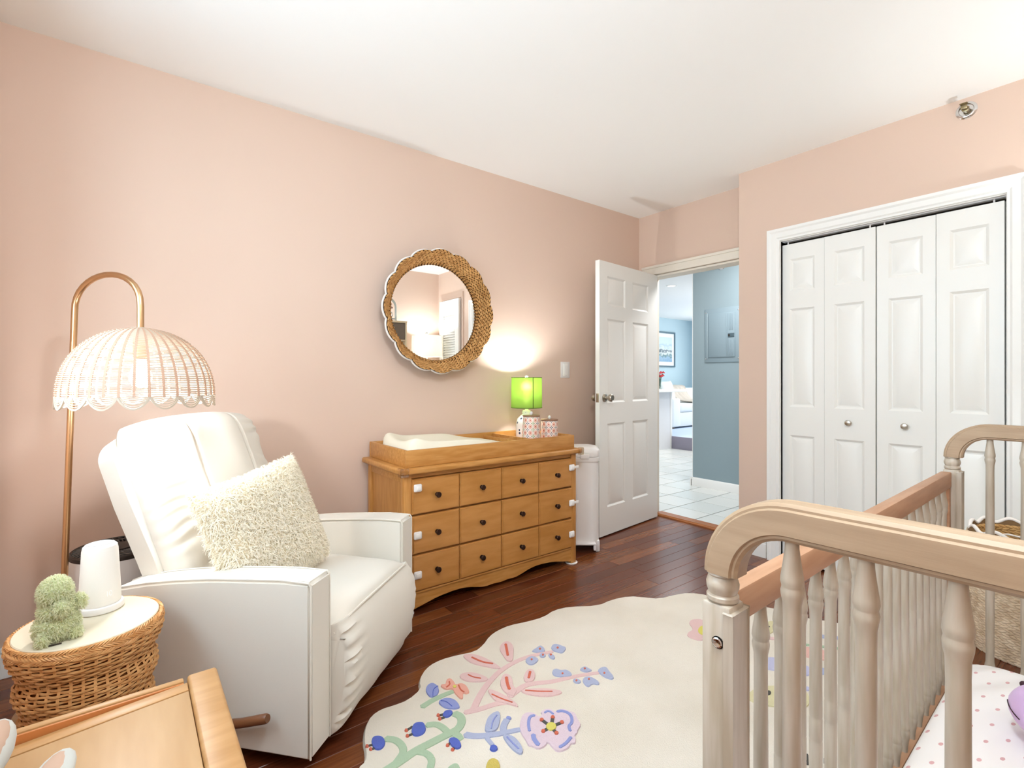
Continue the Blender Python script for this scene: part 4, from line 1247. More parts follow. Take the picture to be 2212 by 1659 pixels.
# two ceramic canisters
def canister_mat(name, c1, c2):
    m = mat(name, '#EADBD0', 0.3)
    nt = m.node_tree
    L = nt.links.new
    b = nt.nodes['Principled BSDF']
    uv = nt.nodes.new('ShaderNodeUVMap')
    sp = nt.nodes.new('ShaderNodeSeparateXYZ')
    L(uv.outputs[0], sp.inputs[0])
    def mth(op, a, bb=None):
        n = nt.nodes.new('ShaderNodeMath')
        n.operation = op
        for i, v in enumerate((a, bb)):
            if v is None:
                continue
            if isinstance(v, (int, float)):
                n.inputs[i].default_value = v
            else:
                L(v, n.inputs[i])
        return n.outputs[0]
    def mix(f, a, c):
        n = nt.nodes.new('ShaderNodeMix')
        n.data_type = 'RGBA'
        if isinstance(a, str):
            n.inputs['A'].default_value = lin(a)
        else:
            L(a, n.inputs['A'])
        n.inputs['B'].default_value = lin(c)
        L(f, n.inputs['Factor'])
        return n.outputs['Result']
    U, V = sp.outputs['X'], sp.outputs['Y']
    fu = mth('SUBTRACT', mth('FRACT', U), 0.5)
    fv = mth('SUBTRACT', mth('FRACT', V), 0.5)
    d = mth('SQRT', mth('ADD', mth('MULTIPLY', fu, fu), mth('MULTIPLY', fv, fv)))
    rosette = mth('LESS_THAN', d, 0.36)
    ring = mth('LESS_THAN', d, 0.26)
    core = mth('LESS_THAN', d, 0.13)
    U2, V2 = mth('ADD', U, 0.5), mth('ADD', V, 0.5)
    au = mth('ABSOLUTE', mth('SUBTRACT', mth('FRACT', U2), 0.5))
    av = mth('ABSOLUTE', mth('SUBTRACT', mth('FRACT', V2), 0.5))
    # four leaf cross: leaves lie along the axes away from the centre
    p1 = mth('LESS_THAN', mth('ADD', mth('MULTIPLY', au, 5.5), mth('ABSOLUTE', mth('SUBTRACT', mth('MULTIPLY', av, 2.6), 0.52))), 0.42)
    p2 = mth('LESS_THAN', mth('ADD', mth('MULTIPLY', av, 5.5), mth('ABSOLUTE', mth('SUBTRACT', mth('MULTIPLY', au, 2.6), 0.52))), 0.42)
    cross = mth('MAXIMUM', p1, p2)
    alt = mth('LESS_THAN', mth('FLOORED_MODULO', mth('FLOOR', U2), 2.0), 0.5)
    c = mix(rosette, '#EBDDD2', '#DDA692')
    c = mix(ring, c, '#E3BDA9')
    c = mix(core, c, '#B5553F')
    c = mix(mth('MULTIPLY', cross, alt), c, c1)
    c = mix(mth('MULTIPLY', cross, mth('SUBTRACT', 1.0, alt)), c, c2)
    L(c, b.inputs['Base Color'])
    return m
def canister(label, loc, r0, r1, h, m, rows, lid_h=0.009):
    t = thing('canister', label, 'canister', loc, 0, 'floral canisters on the changing tray')
    n = 48
    bm = bmesh.new()
    uvl = bm.loops.layers.uv.new('UVMap')
    prof = [(r0 - 0.003, 0.0), (r0, 0.003)] + [(r0 + (r1 - r0) * k / 6, 0.003 + (h - 0.006) * k / 6) for k in range(1, 7)] + [(r1 - 0.003, h)]
    rings = [[bm.verts.new((r * math.cos(2 * PI * i / n), r * math.sin(2 * PI * i / n), z)) for i in range(n)] for r, z in prof]
    for (a, za), (b, zb) in zip(zip(rings, [p[1] for p in prof]), list(zip(rings, [p[1] for p in prof]))[1:]):
        for i in range(n):
            f = bm.faces.new((a[i], a[(i + 1) % n], b[(i + 1) % n], b[i]))
            for lp, (uu, zz) in zip(f.loops, ((i, za), (i + 1, za), (i + 1, zb), (i, zb))):
                lp[uvl].uv = (uu / n * 10 + 0.3, zz / h * rows)
    bm.faces.new(rings[-1])
    bm.faces.new(rings[0][::-1])
    obj('jar', bm, m, t, ang=50)
    lid = obj('lid', lathe([(r1 + 0.001, h), (r1 + 0.003, h + 0.002), (r1 + 0.003, h + lid_h - 0.002), (r1, h + lid_h)], n), M['lidwood'], t)
    bm = bmesh.new()
    ellipsoid(bm, (0, 0, h + lid_h + 0.011), 0.0095, 0.0095, 0.012, 14, 10)
    obj('lid_knob', bm, M['greyprint'], lid)
canister('tall tapered floral canister with wooden lid in front of the green lamp', (1.872 + 0.075, 2.335, TZ + 0.0085), 0.060, 0.050, 0.190, canister_mat('rosette_glaze_tall', '#2E3A55', '#5E8A3C'), 5)
canister('short round floral canister with wooden lid at the right end of the tray', (2.095, 2.335, TZ + 0.0085), 0.055, 0.052, 0.158, canister_mat('rosette_glaze_short', '#26304A', '#26304A'), 4)

# dimmer switch
sw = thing('dimmer_switch', 'white dimmer switch plate on the pink wall above the diaper pail', 'light switch', (2.567, YL, 1.205))
obj('cover_plate', box(-0.045, 0.045, -0.006, 0, -0.060, 0.060, 0.003), M['white_plastic'], sw)
obj('insert', box(-0.024, 0.024, -0.009, -0.005, -0.046, 0.046, 0.001), M['matte_white'], sw)
obj('slider', box(-0.008, -0.002, -0.0115, -0.008, -0.034, 0.034, 0.001), M['white_plastic'], sw)
bm = bmesh.new()
for k in range(5):
    bx(bm, 0.008, 0.011, -0.0098, -0.0085, -0.022 + 0.012 * k, -0.020 + 0.012 * k)
bx(bm, -0.004, 0.012, -0.0105, -0.0085, -0.044, -0.040)
obj('indicator_light', bm, M['greyprint'], sw)

# scalloped mirror
MX, MZ = 1.468, 1.539
GY, OY = YL - 0.022, YL - 0.112
mr = thing('mirror', 'round mirror with scalloped woven seagrass frame and white cord edge on pink wall', 'mirror', (MX, YL, MZ))
GR, OR, NS = 0.291, 0.352, 16
def scallop(t):
    return OR + 0.017 * abs(math.cos((t * NS) / 2)) ** 0.75 - 0.004
bm = bmesh.new()
c = bm.verts.new((0, GY - YL, 0))
ring = [bm.verts.new((GR * math.cos(2 * PI * i / 96), GY - YL, GR * math.sin(2 * PI * i / 96))) for i in range(96)]
for i in range(96):
    bm.faces.new((c, ring[(i + 1) % 96], ring[i]))
bmesh.ops.recalc_face_normals(bm, faces=bm.faces)
if bm.faces[:][0].normal.y > 0:
    bmesh.ops.reverse_faces(bm, faces=bm.faces)
obj('glass', bm, M['mirror'], mr, smooth=False)
N = 320
bm = bmesh.new()
prev = None
def dish(t, k):   # k 0 at the glass, 1 at the rim
    ro = scallop(t)
    r = GR - 0.004 + (ro - GR + 0.004) * (k ** 0.9)
    yy = (GY - YL) - 0.002 + (OY - GY) * (k ** 1.15)
    return Vector((r * math.cos(t), yy, r * math.sin(t)))
KS = 7
rings = []
for i in range(N):
    t = 2 * PI * i / N
    col = [bm.verts.new(dish(t, k / KS)) for k in range(KS + 1)]
    ro = scallop(t)
    col.append(bm.verts.new((ro * math.cos(t), OY - YL + 0.018, ro * math.sin(t))))
    col.append(bm.verts.new((0.30 * math.cos(t), -0.004, 0.30 * math.sin(t))))
    rings.append(col)
for i in range(N):
    a, b = rings[i], rings[(i + 1) % N]
    for k in range(len(a) - 1):
        bm.faces.new((a[k], a[k + 1], b[k + 1], b[k]))
bmesh.ops.recalc_face_normals(bm, faces=bm.faces)
fr = obj('frame', bm, M['seagrass_dark'], mr)
# braided seagrass: lens shaped stitches laid row by row on the dish
def stitch_raw(V, F, c, d, nrm, L, w, h):
    """a plump lens: length L along d, width w, height h along nrm"""
    s = d.cross(nrm).normalized()
    b0 = len(V)
    secs = ((-0.5, 0.25), (-0.25, 0.85), (0.0, 1.0), (0.25, 0.85), (0.5, 0.25))
    for f, k in secs:
        for a in (0, 60, 120, 180):
            ca, sa = math.cos(R(a)), math.sin(R(a))
            p = c + d * (L * f) + s * (w * 0.5 * k * ca) + nrm * (h * k * sa)
            V.append((p.x, p.y, p.z))
    for i in range(4):
        for j in range(3):
            F.append((b0 + i * 4 + j, b0 + i * 4 + j + 1, b0 + i * 4 + 4 + j + 1, b0 + i * 4 + 4 + j))
V, F = [], []
rng = random.Random(11)
rows = 5
for k in range(rows):
    kk = 0.24 + 0.76 * (k + 0.35) / rows
    nst = 74 + 3 * k
    for i in range(nst):
        for half in (0, 1):
            t = 2 * PI * (i + 0.5 * half + 0.3 * k) / nst
            ka = kk + (0.046 if half else -0.046)
            p = dish(t, min(ka, 0.99))
            p2 = dish(t + 0.03, min(ka, 0.99))
            q2 = dish(t, min(ka + 0.05, 1.0))
            d = (p2 - p).normalized()
            radv = (q2 - dish(t, max(ka - 0.05, 0))).normalized()
            nrm = d.cross(radv).normalized()
            if nrm.y > 0:
                nrm = -nrm
            dd = (d * 0.92 + radv * (0.36 if half else -0.36)).normalized()
            stitch_raw(V, F, p - nrm * 0.001, dd, nrm, 0.031 + rng.uniform(-.003, .004), 0.0112, 0.0085 + rng.uniform(-.0015, .0015))
stuff(raw('weave', V, F, M['seagrass'], fr, ang=60))
V, F = [], []
nz = 92
pts = []
for i in range(nz * 2):
    t = 2 * PI * i / (nz * 2)
    p = dish(t, 0.02 if i % 2 else 0.20)
    pts.append(p + Vector((-math.cos(t) * 0.3, -1, -math.sin(t) * 0.3)).normalized() * 0.003)
tube_raw(V, F, pts, 0.0042, 4)
for i in range(nz):
    t = 2 * PI * (i + 0.25) / nz
    p = dish(t, 0.11)
    radv = (dish(t, 0.2) - dish(t, 0.02)).normalized()
    d = Vector((-math.sin(t), 0, math.cos(t)))
    nrm = d.cross(radv).normalized()
    if nrm.y > 0:
        nrm = -nrm
    stitch_raw(V, F, p, (radv + d * 0.35).normalized(), nrm, 0.022, 0.012, 0.004)
stuff(raw('lacing', V, F, M['seagrass'], fr, ang=60))
V, F = [], []
pts = []
for i in range(480):
    t = 2 * PI * i / 480
    ro = scallop(t) + 0.002
    pts.append(Vector((ro * math.cos(t), OY - YL + 0.016, ro * math.sin(t))))
tube_raw(V, F, pts, 0.0066, 8)
e = raw('cord_edge', V, F, M['cord'], fr, ang=80)
e['label'] = 'white cord edging'

# ---------------------------------------------------------------- diaper pail
bn = thing('diaper_pail', 'white plastic pedal diaper pail standing between the dresser and the open door', 'bin', (2.428, 2.372, 0), R(-38))
def rrect(w, d, r, n=8):
    out = []
    for cx, cy, a0 in ((w / 2 - r, d / 2 - r, 0), (-w / 2 + r, d / 2 - r, 90), (-w / 2 + r, -d / 2 + r, 180), (w / 2 - r, -d / 2 + r, 270)):
        for i in range(n + 1):
            a = R(a0 + 90 * i / n)
            out.append((cx + r * math.cos(a), cy + r * math.sin(a)))
    return out
def loft(secs, bm=None, cap=True):
    bm = bm or bmesh.new()
    rings = [[bm.verts.new((p[0], p[1], z)) for p in pts] for pts, z in secs]
    for a, b in zip(rings, rings[1:]):
        n = len(a)
        for i in range(n):
            bm.faces.new((a[i], a[(i + 1) % n], b[(i + 1) % n], b[i]))
    if cap:
        bm.faces.new(rings[0][::-1])
        bm.faces.new(rings[-1])
    return bm
bm = loft([(rrect(.205, .20, .06), 0.06), (rrect(.20, .195, .06), 0.3), (rrect(.20, .195, .06), 0.60)])
for s in (-1, 1):
    bx(bm, s * 0.1025 - (0.028 if s > 0 else 0), s * 0.1025 + (0 if s > 0 else 0.028), -0.085, 0.095, 0, 0.075, 0.006)
bx(bm, -0.09, 0.09, 0.03, 0.097, 0, 0.07, 0.004)
obj('body', bm, M['white_plastic'], bn)
obj('collar', loft([(rrect(.214, .21, .062), 0.595), (rrect(.216, .212, .062), 0.602), (rrect(.216, .212, .062), 0.622), (rrect(.20, .20, .06), 0.626)]), M['white_plastic'], bn)
ld = obj('lid', loft([(rrect(.212, .21, .062), 0.627), (rrect(.216, .214, .062), 0.64), (rrect(.212, .21, .062), 0.668), (rrect(.19, .19, .06), 0.684), (rrect(.14, .14, .05), 0.690)]), M['white_plastic'], bn)
obj('lid_latch', box(-0.03, 0.03, -0.114, -0.10, 0.615, 0.650, 0.005), M['white_plastic'], bn)
bm = box(-0.072, 0.072, -0.135, -0.06, 0.058, 0.070, 0.005)
bx(bm, 0.055, 0.072, -0.13, -0.10, 0.022, 0.062, 0.005)
obj('pedal', bm, M['white_plastic'], bn)
# ---------------------------------------------------------------- recliner
rc = thing('recliner', 'ivory upholstered recliner with curved arms and brown wooden side lever', 'armchair', (0.69, 1.72, 0), math.atan2(-0.75, 0.66))
HW, AW = 0.372, 0.105
def arm_prof(grow=0.0):
    top = [(0.0, 0.556), (-0.10, 0.556), (-0.22, 0.549), (-0.34, 0.541), (-0.45, 0.529), (-0.56, 0.512), (-0.665, 0.490), (-0.72, 0.468), (-0.745, 0.43)]
    return [(0.0, 0.045)] + top + [(-0.75, 0.08), (-0.72, 0.05)]
for s in (-1, 1):
    bm = bmesh.new()
    y0, y1 = (s * HW, s * (HW - AW)) if s < 0 else (s * (HW - AW), s * HW)
    prism(bm, arm_prof(), 'y', y0, y1)
    bmesh.ops.bevel(bm, geom=[e for e in bm.edges], offset=0.010, segments=3, affect='EDGES', clamp_overlap=True)
    a = obj('arm', bm, M['fabric'], rc, ang=50)
    for yy in (y0 + 0.003, y1 - 0.003):
        pts = [(x + 0.0035 if i == 0 else x, yy, z) for i, (x, z) in enumerate(arm_prof()[:-2])]
        pts[1] = (0.0 - 0.004, yy, 0.556 - 0.003)
        pts = [Vector(p) for p in pts]
        pts[0] = Vector((0.0 - 0.002, yy, 0.05))
        obj('piping', tube([pts[0], Vector((-0.002, yy, 0.30)), Vector((-0.002, yy, 0.545)), Vector((-0.008, yy, 0.5535))] + pts[2:], 0.0032, 6), M['welt'], a)
# frame between the arms and the dark plinth
obj('body', box(-0.70, -0.05, -HW + AW, HW - AW, 0.07, 0.27, 0.01), M['fabric'], rc)
obj('swivel_base', lathe([(0.24, 0.0), (0.25, 0.01), (0.25, 0.03), (0.10, 0.045), (0.06, 0.07)], 32), M['darkplastic'], rc, loc=(-0.36, 0, 0))
def grid_cushion(nx, ny, fn_top, fn_bot):
    bm = bmesh.new()
    g = {}
    for i in range(nx + 1):
        for j in range(ny + 1):
            u, v = -1 + 2 * i / nx, -1 + 2 * j / ny
            g[0, i, j] = bm.verts.new(fn_top(u, v))
            if i in (0, nx) or j in (0, ny):
                g[1, i, j] = g[0, i, j]
            else:
                g[1, i, j] = bm.verts.new(fn_bot(u, v))
    for i in range(nx):
        for j in range(ny):
            bm.faces.new((g[0, i, j], g[0, i + 1, j], g[0, i + 1, j + 1], g[0, i, j + 1]))
            bm.faces.new((g[1, i, j], g[1, i, j + 1], g[1, i + 1, j + 1], g[1, i + 1, j]))
    bmesh.ops.recalc_face_normals(bm, faces=bm.faces)
    return bm
SW_ = HW - AW - 0.003
# seat: top cushion, then the front panel that curves down to the floor
def seat_top(u, v):   # u along x, v across
    x = -0.62 + (u + 1) / 2 * 0.665
    e = (1 - abs(v) ** 6) ** 0.5
    ex = (1 - max(0, u) ** 8) ** 0.5
    z = 0.345 + 0.085 * e * ex ** 0.6 - 0.018 * max(0, -u) + 0.006 * noise.noise(Vector((u * 2, v * 2, 3)))
    return Vector((x, v * SW_, z))
def seat_bot(u, v):
    p = seat_top(u, v)
    return Vector((p.x * 0.98, p.y, 0.27))
seat = obj('seat', grid_cushion(36, 28, seat_top, seat_bot), M['fabric'], rc, ang=80)
prof = [(0.032, 0.400), (0.054, 0.372), (0.068, 0.335), (0.074, 0.29), (0.073, 0.24), (0.066, 0.19), (0.052, 0.14), (0.030, 0.085), (0.006, 0.042), (-0.03, 0.035)]
prof = chaikin(prof, False, 2)
bm = bmesh.new()
ny = 64
rows = []
for k, (x, z) in enumerate(prof):
    t = k / (len(prof) - 1)
    row = []
    for j in range(ny + 1):
        v = -1 + 2 * j / ny
        e = (1 - abs(v) ** 10) ** 0.5
        gather = 0.007 * math.sin(z * 210 + 2.0 * math.sin(z * 47)) * max(0, abs(v) - 0.62) / 0.38 * (1.3 if v < 0 else 0.3) * (0.35 if t < .08 or t > .94 else 1)
        fold = 0.006 * noise.noise(Vector((v * 2.5, z * 5, 1)))
        row.append(bm.verts.new((x - 0.022 * (1 - e) + gather + fold, v * (SW_ - 0.002), z - 0.01 * (1 - e))))
    rows.append(row)
back = [bm.verts.new((-0.06, -1 + 0 * j + (1) + (-1 + 2 * j / ny) * (SW_ - 0.002), 0.075)) for j in range(ny + 1)]
rows.append(back)
back2 = [bm.verts.new((-0.06, (-1 + 2 * j / ny) * (SW_ - 0.002), 0.36)) for j in range(ny + 1)]
rows.append(back2)
rows.append(rows[0])
for a, b in zip(rows, rows[1:]):
    for j in range(ny):
        if len({a[j], a[j + 1], b[j + 1], b[j]}) == 4:
            bm.faces.new((a[j], a[j + 1], b[j + 1], b[j]))
bm.faces.new([r[0] for r in rows[:-1]])
bm.faces.new([r[-1] for r in rows[:-1]][::-1])
bmesh.ops.recalc_face_normals(bm, faces=bm.faces)
obj('footrest', bm, M['fabric'], rc, ang=60)
pts = []
for j in range(33):
    v = -1 + 2 * j / 32
    e = (1 - abs(v) ** 6) ** 0.5
    pts.append(Vector((0.038 - 0.03 * (1 - e), v * (SW_ - 0.004), 0.403 - 0.045 * (1 - e))))
obj('seat_piping', tube(pts, 0.0042, 8), M['welt'], rc)
# back: a padded shell leaning back and a gathered cushion in front of it
BL, LEAN = 0.685, math.atan2(0.272, 0.62)
bk = obj('back_shell', bmesh.new(), None, rc)
bpy.data.objects.remove(bk)
MB_ = Matrix.Translation(Vector((-0.50, 0.012, 0.345))) @ Matrix.Rotation(-LEAN, 4, 'Y')
def shell_pts(th):
    return None
W2 = 0.306
bm = bmesh.new()
outline = []
for i in range(13):
    a = R(90 * i / 12)
    outline.append((W2 - 0.085 + 0.085 * math.cos(a), BL - 0.085 + 0.075 * math.sin(a) + 0.018 * (1 - ((W2 - 0.085 + 0.085 * math.cos(a)) / W2) ** 2)))
mid = [(W2 * (0.70 - 0.1 * k), BL - 0.010 + 0.018 * (1 - (0.70 - 0.1 * k) ** 2)) for k in range(0, 7)]
right = [(W2 * 0.93, 0.0), (W2 * 0.96, 0.25), (W2, 0.45)] + outline + mid
full = right + [(-a, b) for a, b in reversed(right)]
fa = [bm.verts.new(MB_ @ Vector((-0.02, p[0], p[1]))) for p in full]
fb = [bm.verts.new(MB_ @ Vector((-0.125, p[0] * 0.97, p[1] * 0.985))) for p in full]
n = len(full)
for i in range(n):
    bm.faces.new((fa[i], fa[(i + 1) % n], fb[(i + 1) % n], fb[i]))
bm.faces.new(fa[::-1])
bm.faces.new(fb)
bmesh.ops.recalc_face_normals(bm, faces=bm.faces)
bmesh.ops.bevel(bm, geom=[e for e in bm.edges if len(e.link_faces) == 2 and e.calc_face_angle(0) > R(50)], offset=0.016, segments=3, affect='EDGES', clamp_overlap=True)
shell = obj('back_shell', bm, M['fabric'], rc, ang=50)
def halfw(b):
    w = W2 - 0.012
    if b > 0.86:
        k = (b - 0.86) / 0.14
        w *= 1 - 0.16 * (1 - math.sqrt(max(0, 1 - k * k)))
    return w * (0.95 + 0.05 * b)
def back_front(u, v):   # u across, v up
    b = (v + 1) / 2
    w = halfw(b)
    zz = 0.02 + b * (BL - 0.01) + 0.02 * (1 - u * u) * b
    e = (max(0, 1 - abs(u) ** 5) * max(0, 1 - abs(v) ** 9)) ** 0.5
    d = 0.10 * e + 0.025 * b * e
    for sx in (-0.40, 0.42):
        q = (u - sx - 0.04 * math.sin(b * 3)) / 0.016
        d -= 0.008 * math.exp(-q * q) * (1 if b > 0.25 else b / 0.25)
    # gathers fanning from the side seams
    for sgn in (-1, 1):
        k = max(0.0, 1 - abs(u - sgn * 1.0) / 0.55)
        d += 0.0075 * k ** 1.3 * e * math.sin(b * 78 + 2.5 * math.sin(b * 13) + 4 * noise.noise(Vector((u * 3, b * 6, 0))))
    low = max(0.0, 0.45 - b) / 0.45
    d += low * e * 0.010 * math.sin(9 * b + 14 * u * (b + 0.3) + 2 * noise.noise(Vector((u * 2, b * 5, 7))))
    d += 0.008 * e * noise.noise(Vector((u * 2.2, b * 4, 5)))
    return MB_ @ Vector((-0.02 + d, u * w, zz))
def back_rear(u, v):
    p = MB_.inverted() @ back_front(u, v)
    p.x = -0.03
    return MB_ @ p
obj('back_cushion', grid_cushion(100, 130, back_front, back_rear), M['fabric'], rc, ang=80)
for sx in (-0.40, 0.42):
    pts = []
    for k in range(25):
        b = 0.12 + 0.86 * k / 24
        u = sx + 0.04 * math.sin(b * 3)
        pts.append(back_front(u, b * 2 - 1) + (MB_.to_3x3() @ Vector((0.0004, 0, 0))))
    obj('seam', tube(pts, 0.0012, 5), M['welt'], rc)
# lever
lvb = bmesh.new()
tube([(-0.285, -HW - 0.020, 0.128), (-0.20, -HW - 0.030, 0.152), (-0.118, -HW - 0.034, 0.178), (-0.112, -HW - 0.034, 0.1798)], [0.0125, 0.013, 0.0135, 0.011], 14, lvb)
tube([(-0.27, -HW - 0.026, 0.133), (-0.27, -HW + 0.02, 0.133)], 0.012, 10, lvb)
l = obj('lever', lvb, M['brownwood'], rc)
l['label'] = 'brown wooden recline lever'

# shag pillow leaning against the back
def tufts(points, L, w, droop, rng, curl=0.5, segs=3, gravity=0.6, tang=0.0):
    """points: [(pos, normal)] -> ribbons"""
    V, F = [], []
    for p, nrm in points:
        l = L * rng.uniform(0.65, 1.2)
        side = nrm.cross(Vector((rng.uniform(-1, 1), rng.uniform(-1, 1), rng.uniform(-1, 1))))
        if side.length < 1e-4:
            continue
        side.normalize()
        lean = nrm.cross(side) * rng.uniform(-curl, curl) + side * rng.uniform(-curl, curl) + Vector((0, 0, -gravity)) + tang
        b0 = len(V)
        ww = w * rng.uniform(0.7, 1.3)
        for k in range(segs + 1):
            f = k / segs
            c = p + nrm * (l * f * (1 - 0.45 * f)) + lean * (l * 0.65 * f * f)
            hw = ww * (1 - 0.75 * f) * 0.5
            a, b = c - side * hw, c + side * hw
            V.append((a.x, a.y, a.z))
            V.append((b.x, b.y, b.z))
        for k in range(segs):
            F.append((b0 + 2 * k, b0 + 2 * k + 1, b0 + 2 * k + 3, b0 + 2 * k + 2))
    return V, F
def sample_mesh(me, n, rng, filt=None):
    me.calc_loop_triangles()
    tris = [t for t in me.loop_triangles if filt is None or filt(t)]
    ws = [t.area for t in tris]
    out = []
    vs = me.vertices
    for t in rng.choices(tris, ws, k=n):
        a, b = rng.random(), rng.random()
        if a + b > 1:
            a, b = 1 - a, 1 - b
        i, j, k = t.vertices
        p = vs[i].co * (1 - a - b) + vs[j].co * a + vs[k].co * b
        nn = (vs[i].normal * (1 - a - b) + vs[j].normal * a + vs[k].normal * b)
        if nn.length < 1e-6:
            nn = t.normal.copy()
        out.append((p.copy(), nn.normalized()))
    return out
pw_ = thing('shag_pillow', 'square cream shag pillow tilted in the corner of the ivory recliner', 'pillow', (0.378, 1.908, 0.435))
pbm = pillow_bm(0.40, 0.40, 0.13, 18, 0.05)
# stand it up: local +y is the front of the pillow, facing the camera side
facing = Vector((0.40, -0.88, 0.30)).normalized()
zax = Vector((0, 0, 1))
xax = facing.cross(zax).normalized() * -1
upv = xax.cross(facing).normalized() * -1
if upv.z < 0:
    upv = -upv
xax = upv.cross(facing).normalized()
if xax.dot(Vector((0.79, -0.61, 0)).cross(Vector((0, 0, 1)))) == 0:
    pass
Rm = Matrix((xax, -facing, upv)).transposed()   # columns: x->xax, y->-facing (front at -y), z->up
roll = Matrix.Rotation(R(-11), 3, 'Y')
Mp = (Rm @ roll).to_4x4()
bmesh.ops.transform(pbm, matrix=Matrix.Translation(Vector((0, 0, 0.185))) @ Mp, verts=pbm.verts)
po = obj('pillow_back', pbm, M['plushback'], pw_, ang=80)
rng = random.Random(21)
pts = sample_mesh(po.data, 15000, rng, lambda t: t.normal.dot(facing) > -0.05)
V, F = tufts(pts, 0.032, 0.0048, 0.3, rng, curl=0.75, segs=4, gravity=0.35, tang=Vector((0, 0, 0)))
stuff(raw('shag', V, F, M['shag'], pw_, ang=180))

# ---------------------------------------------------------------- wicker stool, noise machine, plush
ST_ = thing('wicker_side_table', 'round honey wicker side table with pinched waist and cream top beside the recliner', 'side table', (-0.0815, 1.724, 0))
SR_ = 0.1545
H_ = 0.496
def stool_r(z):
    # three bulges stacked
    k = z / H_
    P = [(0.0, 0.206), (0.12, 0.210), (0.30, 0.204), (0.42, 0.192), (0.52, 0.184), (0.60, 0.176), (0.635, 0.168), (0.67, 0.178), (0.72, 0.190), (0.77, 0.188), (0.80, 0.178), (0.82, 0.176), (0.85, 0.188), (0.90, 0.202), (0.95, 0.208), (1.0, 0.208)]
    for (a, ra), (b, rb) in zip(P, P[1:]):
        if a <= k <= b:
            t = (k - a) / (b - a)
            t = t * t * (3 - 2 * t)
            return (ra + (rb - ra) * t) * 0.765
    return P[-1][1] * 0.765
obj('core', lathe([(stool_r(H_ * k / 40) - 0.006, H_ * k / 40 * 0.985 + 0.002) for k in range(41)], 48), M['wickercore'], ST_)
NSK = 38
V, F = [], []
nrow = 66
for k in range(nrow):
    z = 0.006 + (H_ - 0.022) * k / (nrow - 1)
    r0 = stool_r(z)
    pts = []
    NP = NSK * 4
    for i in range(NP):
        a = 2 * PI * i / NP
        r = r0 + 0.0026 * math.cos(a * NSK / 2 + PI * (k % 2)) * 1.0
        pts.append((r * math.cos(a), r * math.sin(a), z + 0.0012 * math.sin(a * 3 + k)))
    tube_raw(V, F, pts, 0.0029, 4)
stuff(raw('weave', V, F, M['wicker'], ST_, ang=80))
V, F = [], []
for i in range(NSK):
    for dd in (-0.011, 0.011):
        a = 2 * PI * (i + 0.25) / NSK * 1.0 + dd
        pts = [((stool_r(z) - 0.0005) * math.cos(a), (stool_r(z) - 0.0005) * math.sin(a), z) for z in [H_ * q / 30 for q in range(31)]]
        tube_raw(V, F, pts, 0.0022, 4, closed=False)
stuff(raw('stake', V, F, M['wicker'], ST_, ang=80))
V, F = [], []
for lay, (rr_, zz_, am, turns, nst) in enumerate(((-0.0005, -0.004, 0.0045, 22, 5), (0.0025, -0.012, 0.0040, -22, 5), (0.0030, -0.021, 0.0036, 22, 5))):
    for s in range(nst):
        pts = []
        for i in range(260):
            a = 2 * PI * i / 260
            ph = a * turns + s * 2 * PI / nst
            r = SR_ + rr_ + am * math.cos(ph)
            pts.append((r * math.cos(a), r * math.sin(a), H_ + zz_ + am * 1.1 * math.sin(ph)))
        tube_raw(V, F, pts, 0.0022, 4)
stuff(raw('braided_rim', V, F, M['wicker'], ST_, ang=80))
tt = obj('table_top', lathe([(SR_ - 0.005, H_ - 0.02), (SR_ - 0.005, H_ + 0.002), (SR_ - 0.007, H_ + 0.004)], 64), M['cream_top'], ST_)
tt['label'] = 'cream round top'
TOPZ = H_ + 0.004

nm = thing('noise_machine', 'white tapered sound machine with round base on the cream table top', 'sound machine', (-0.063, 1.795, TOPZ + 0.0003))
nm.scale = (0.80, 0.80, 1.06)
obj('base', lathe([(0.063, 0.0), (0.067, 0.003), (0.068, 0.010), (0.065, 0.016), (0.058, 0.018)], 48), M['white_plastic'], nm)
bd = obj('body', lathe([(0.0575, 0.0185), (0.0585, 0.022), (0.0578, 0.045), (0.0505, 0.155), (0.0475, 0.166), (0.041, 0.171), (0.036, 0.1718)], 56), M['matte_white'], nm)
obj('speaker_rim', lathe([(0.0352, 0.1715), (0.0362, 0.1728), (0.0372, 0.1715)], 48, cap0=False, cap1=False), mat('grey_rim', '#8E8A84', 0.4), nm)
V, F = [], []
bm = bmesh.new()
for rr, cnt in ((0.006, 6), (0.012, 12), (0.018, 18), (0.024, 24), (0.030, 30)):
    for i in range(cnt):
        a = 2 * PI * i / cnt
        bmesh.ops.create_circle(bm, cap_ends=True, segments=6, radius=0.0011, matrix=Matrix.Translation((rr * math.cos(a), rr * math.sin(a), 0.17205)))
stuff(obj('speaker_hole', bm, M['greyprint'], bd, smooth=False))
aa = math.atan2(-1.80, 0.057) + 0.42
txt = text_obj('10', 0.020, mat('display_white', '#FFFFFF', 0.5), bd, (0.0574 * math.cos(aa), 0.0574 * math.sin(aa), 0.048), (R(86), 0, aa + PI / 2), 'display_digits')

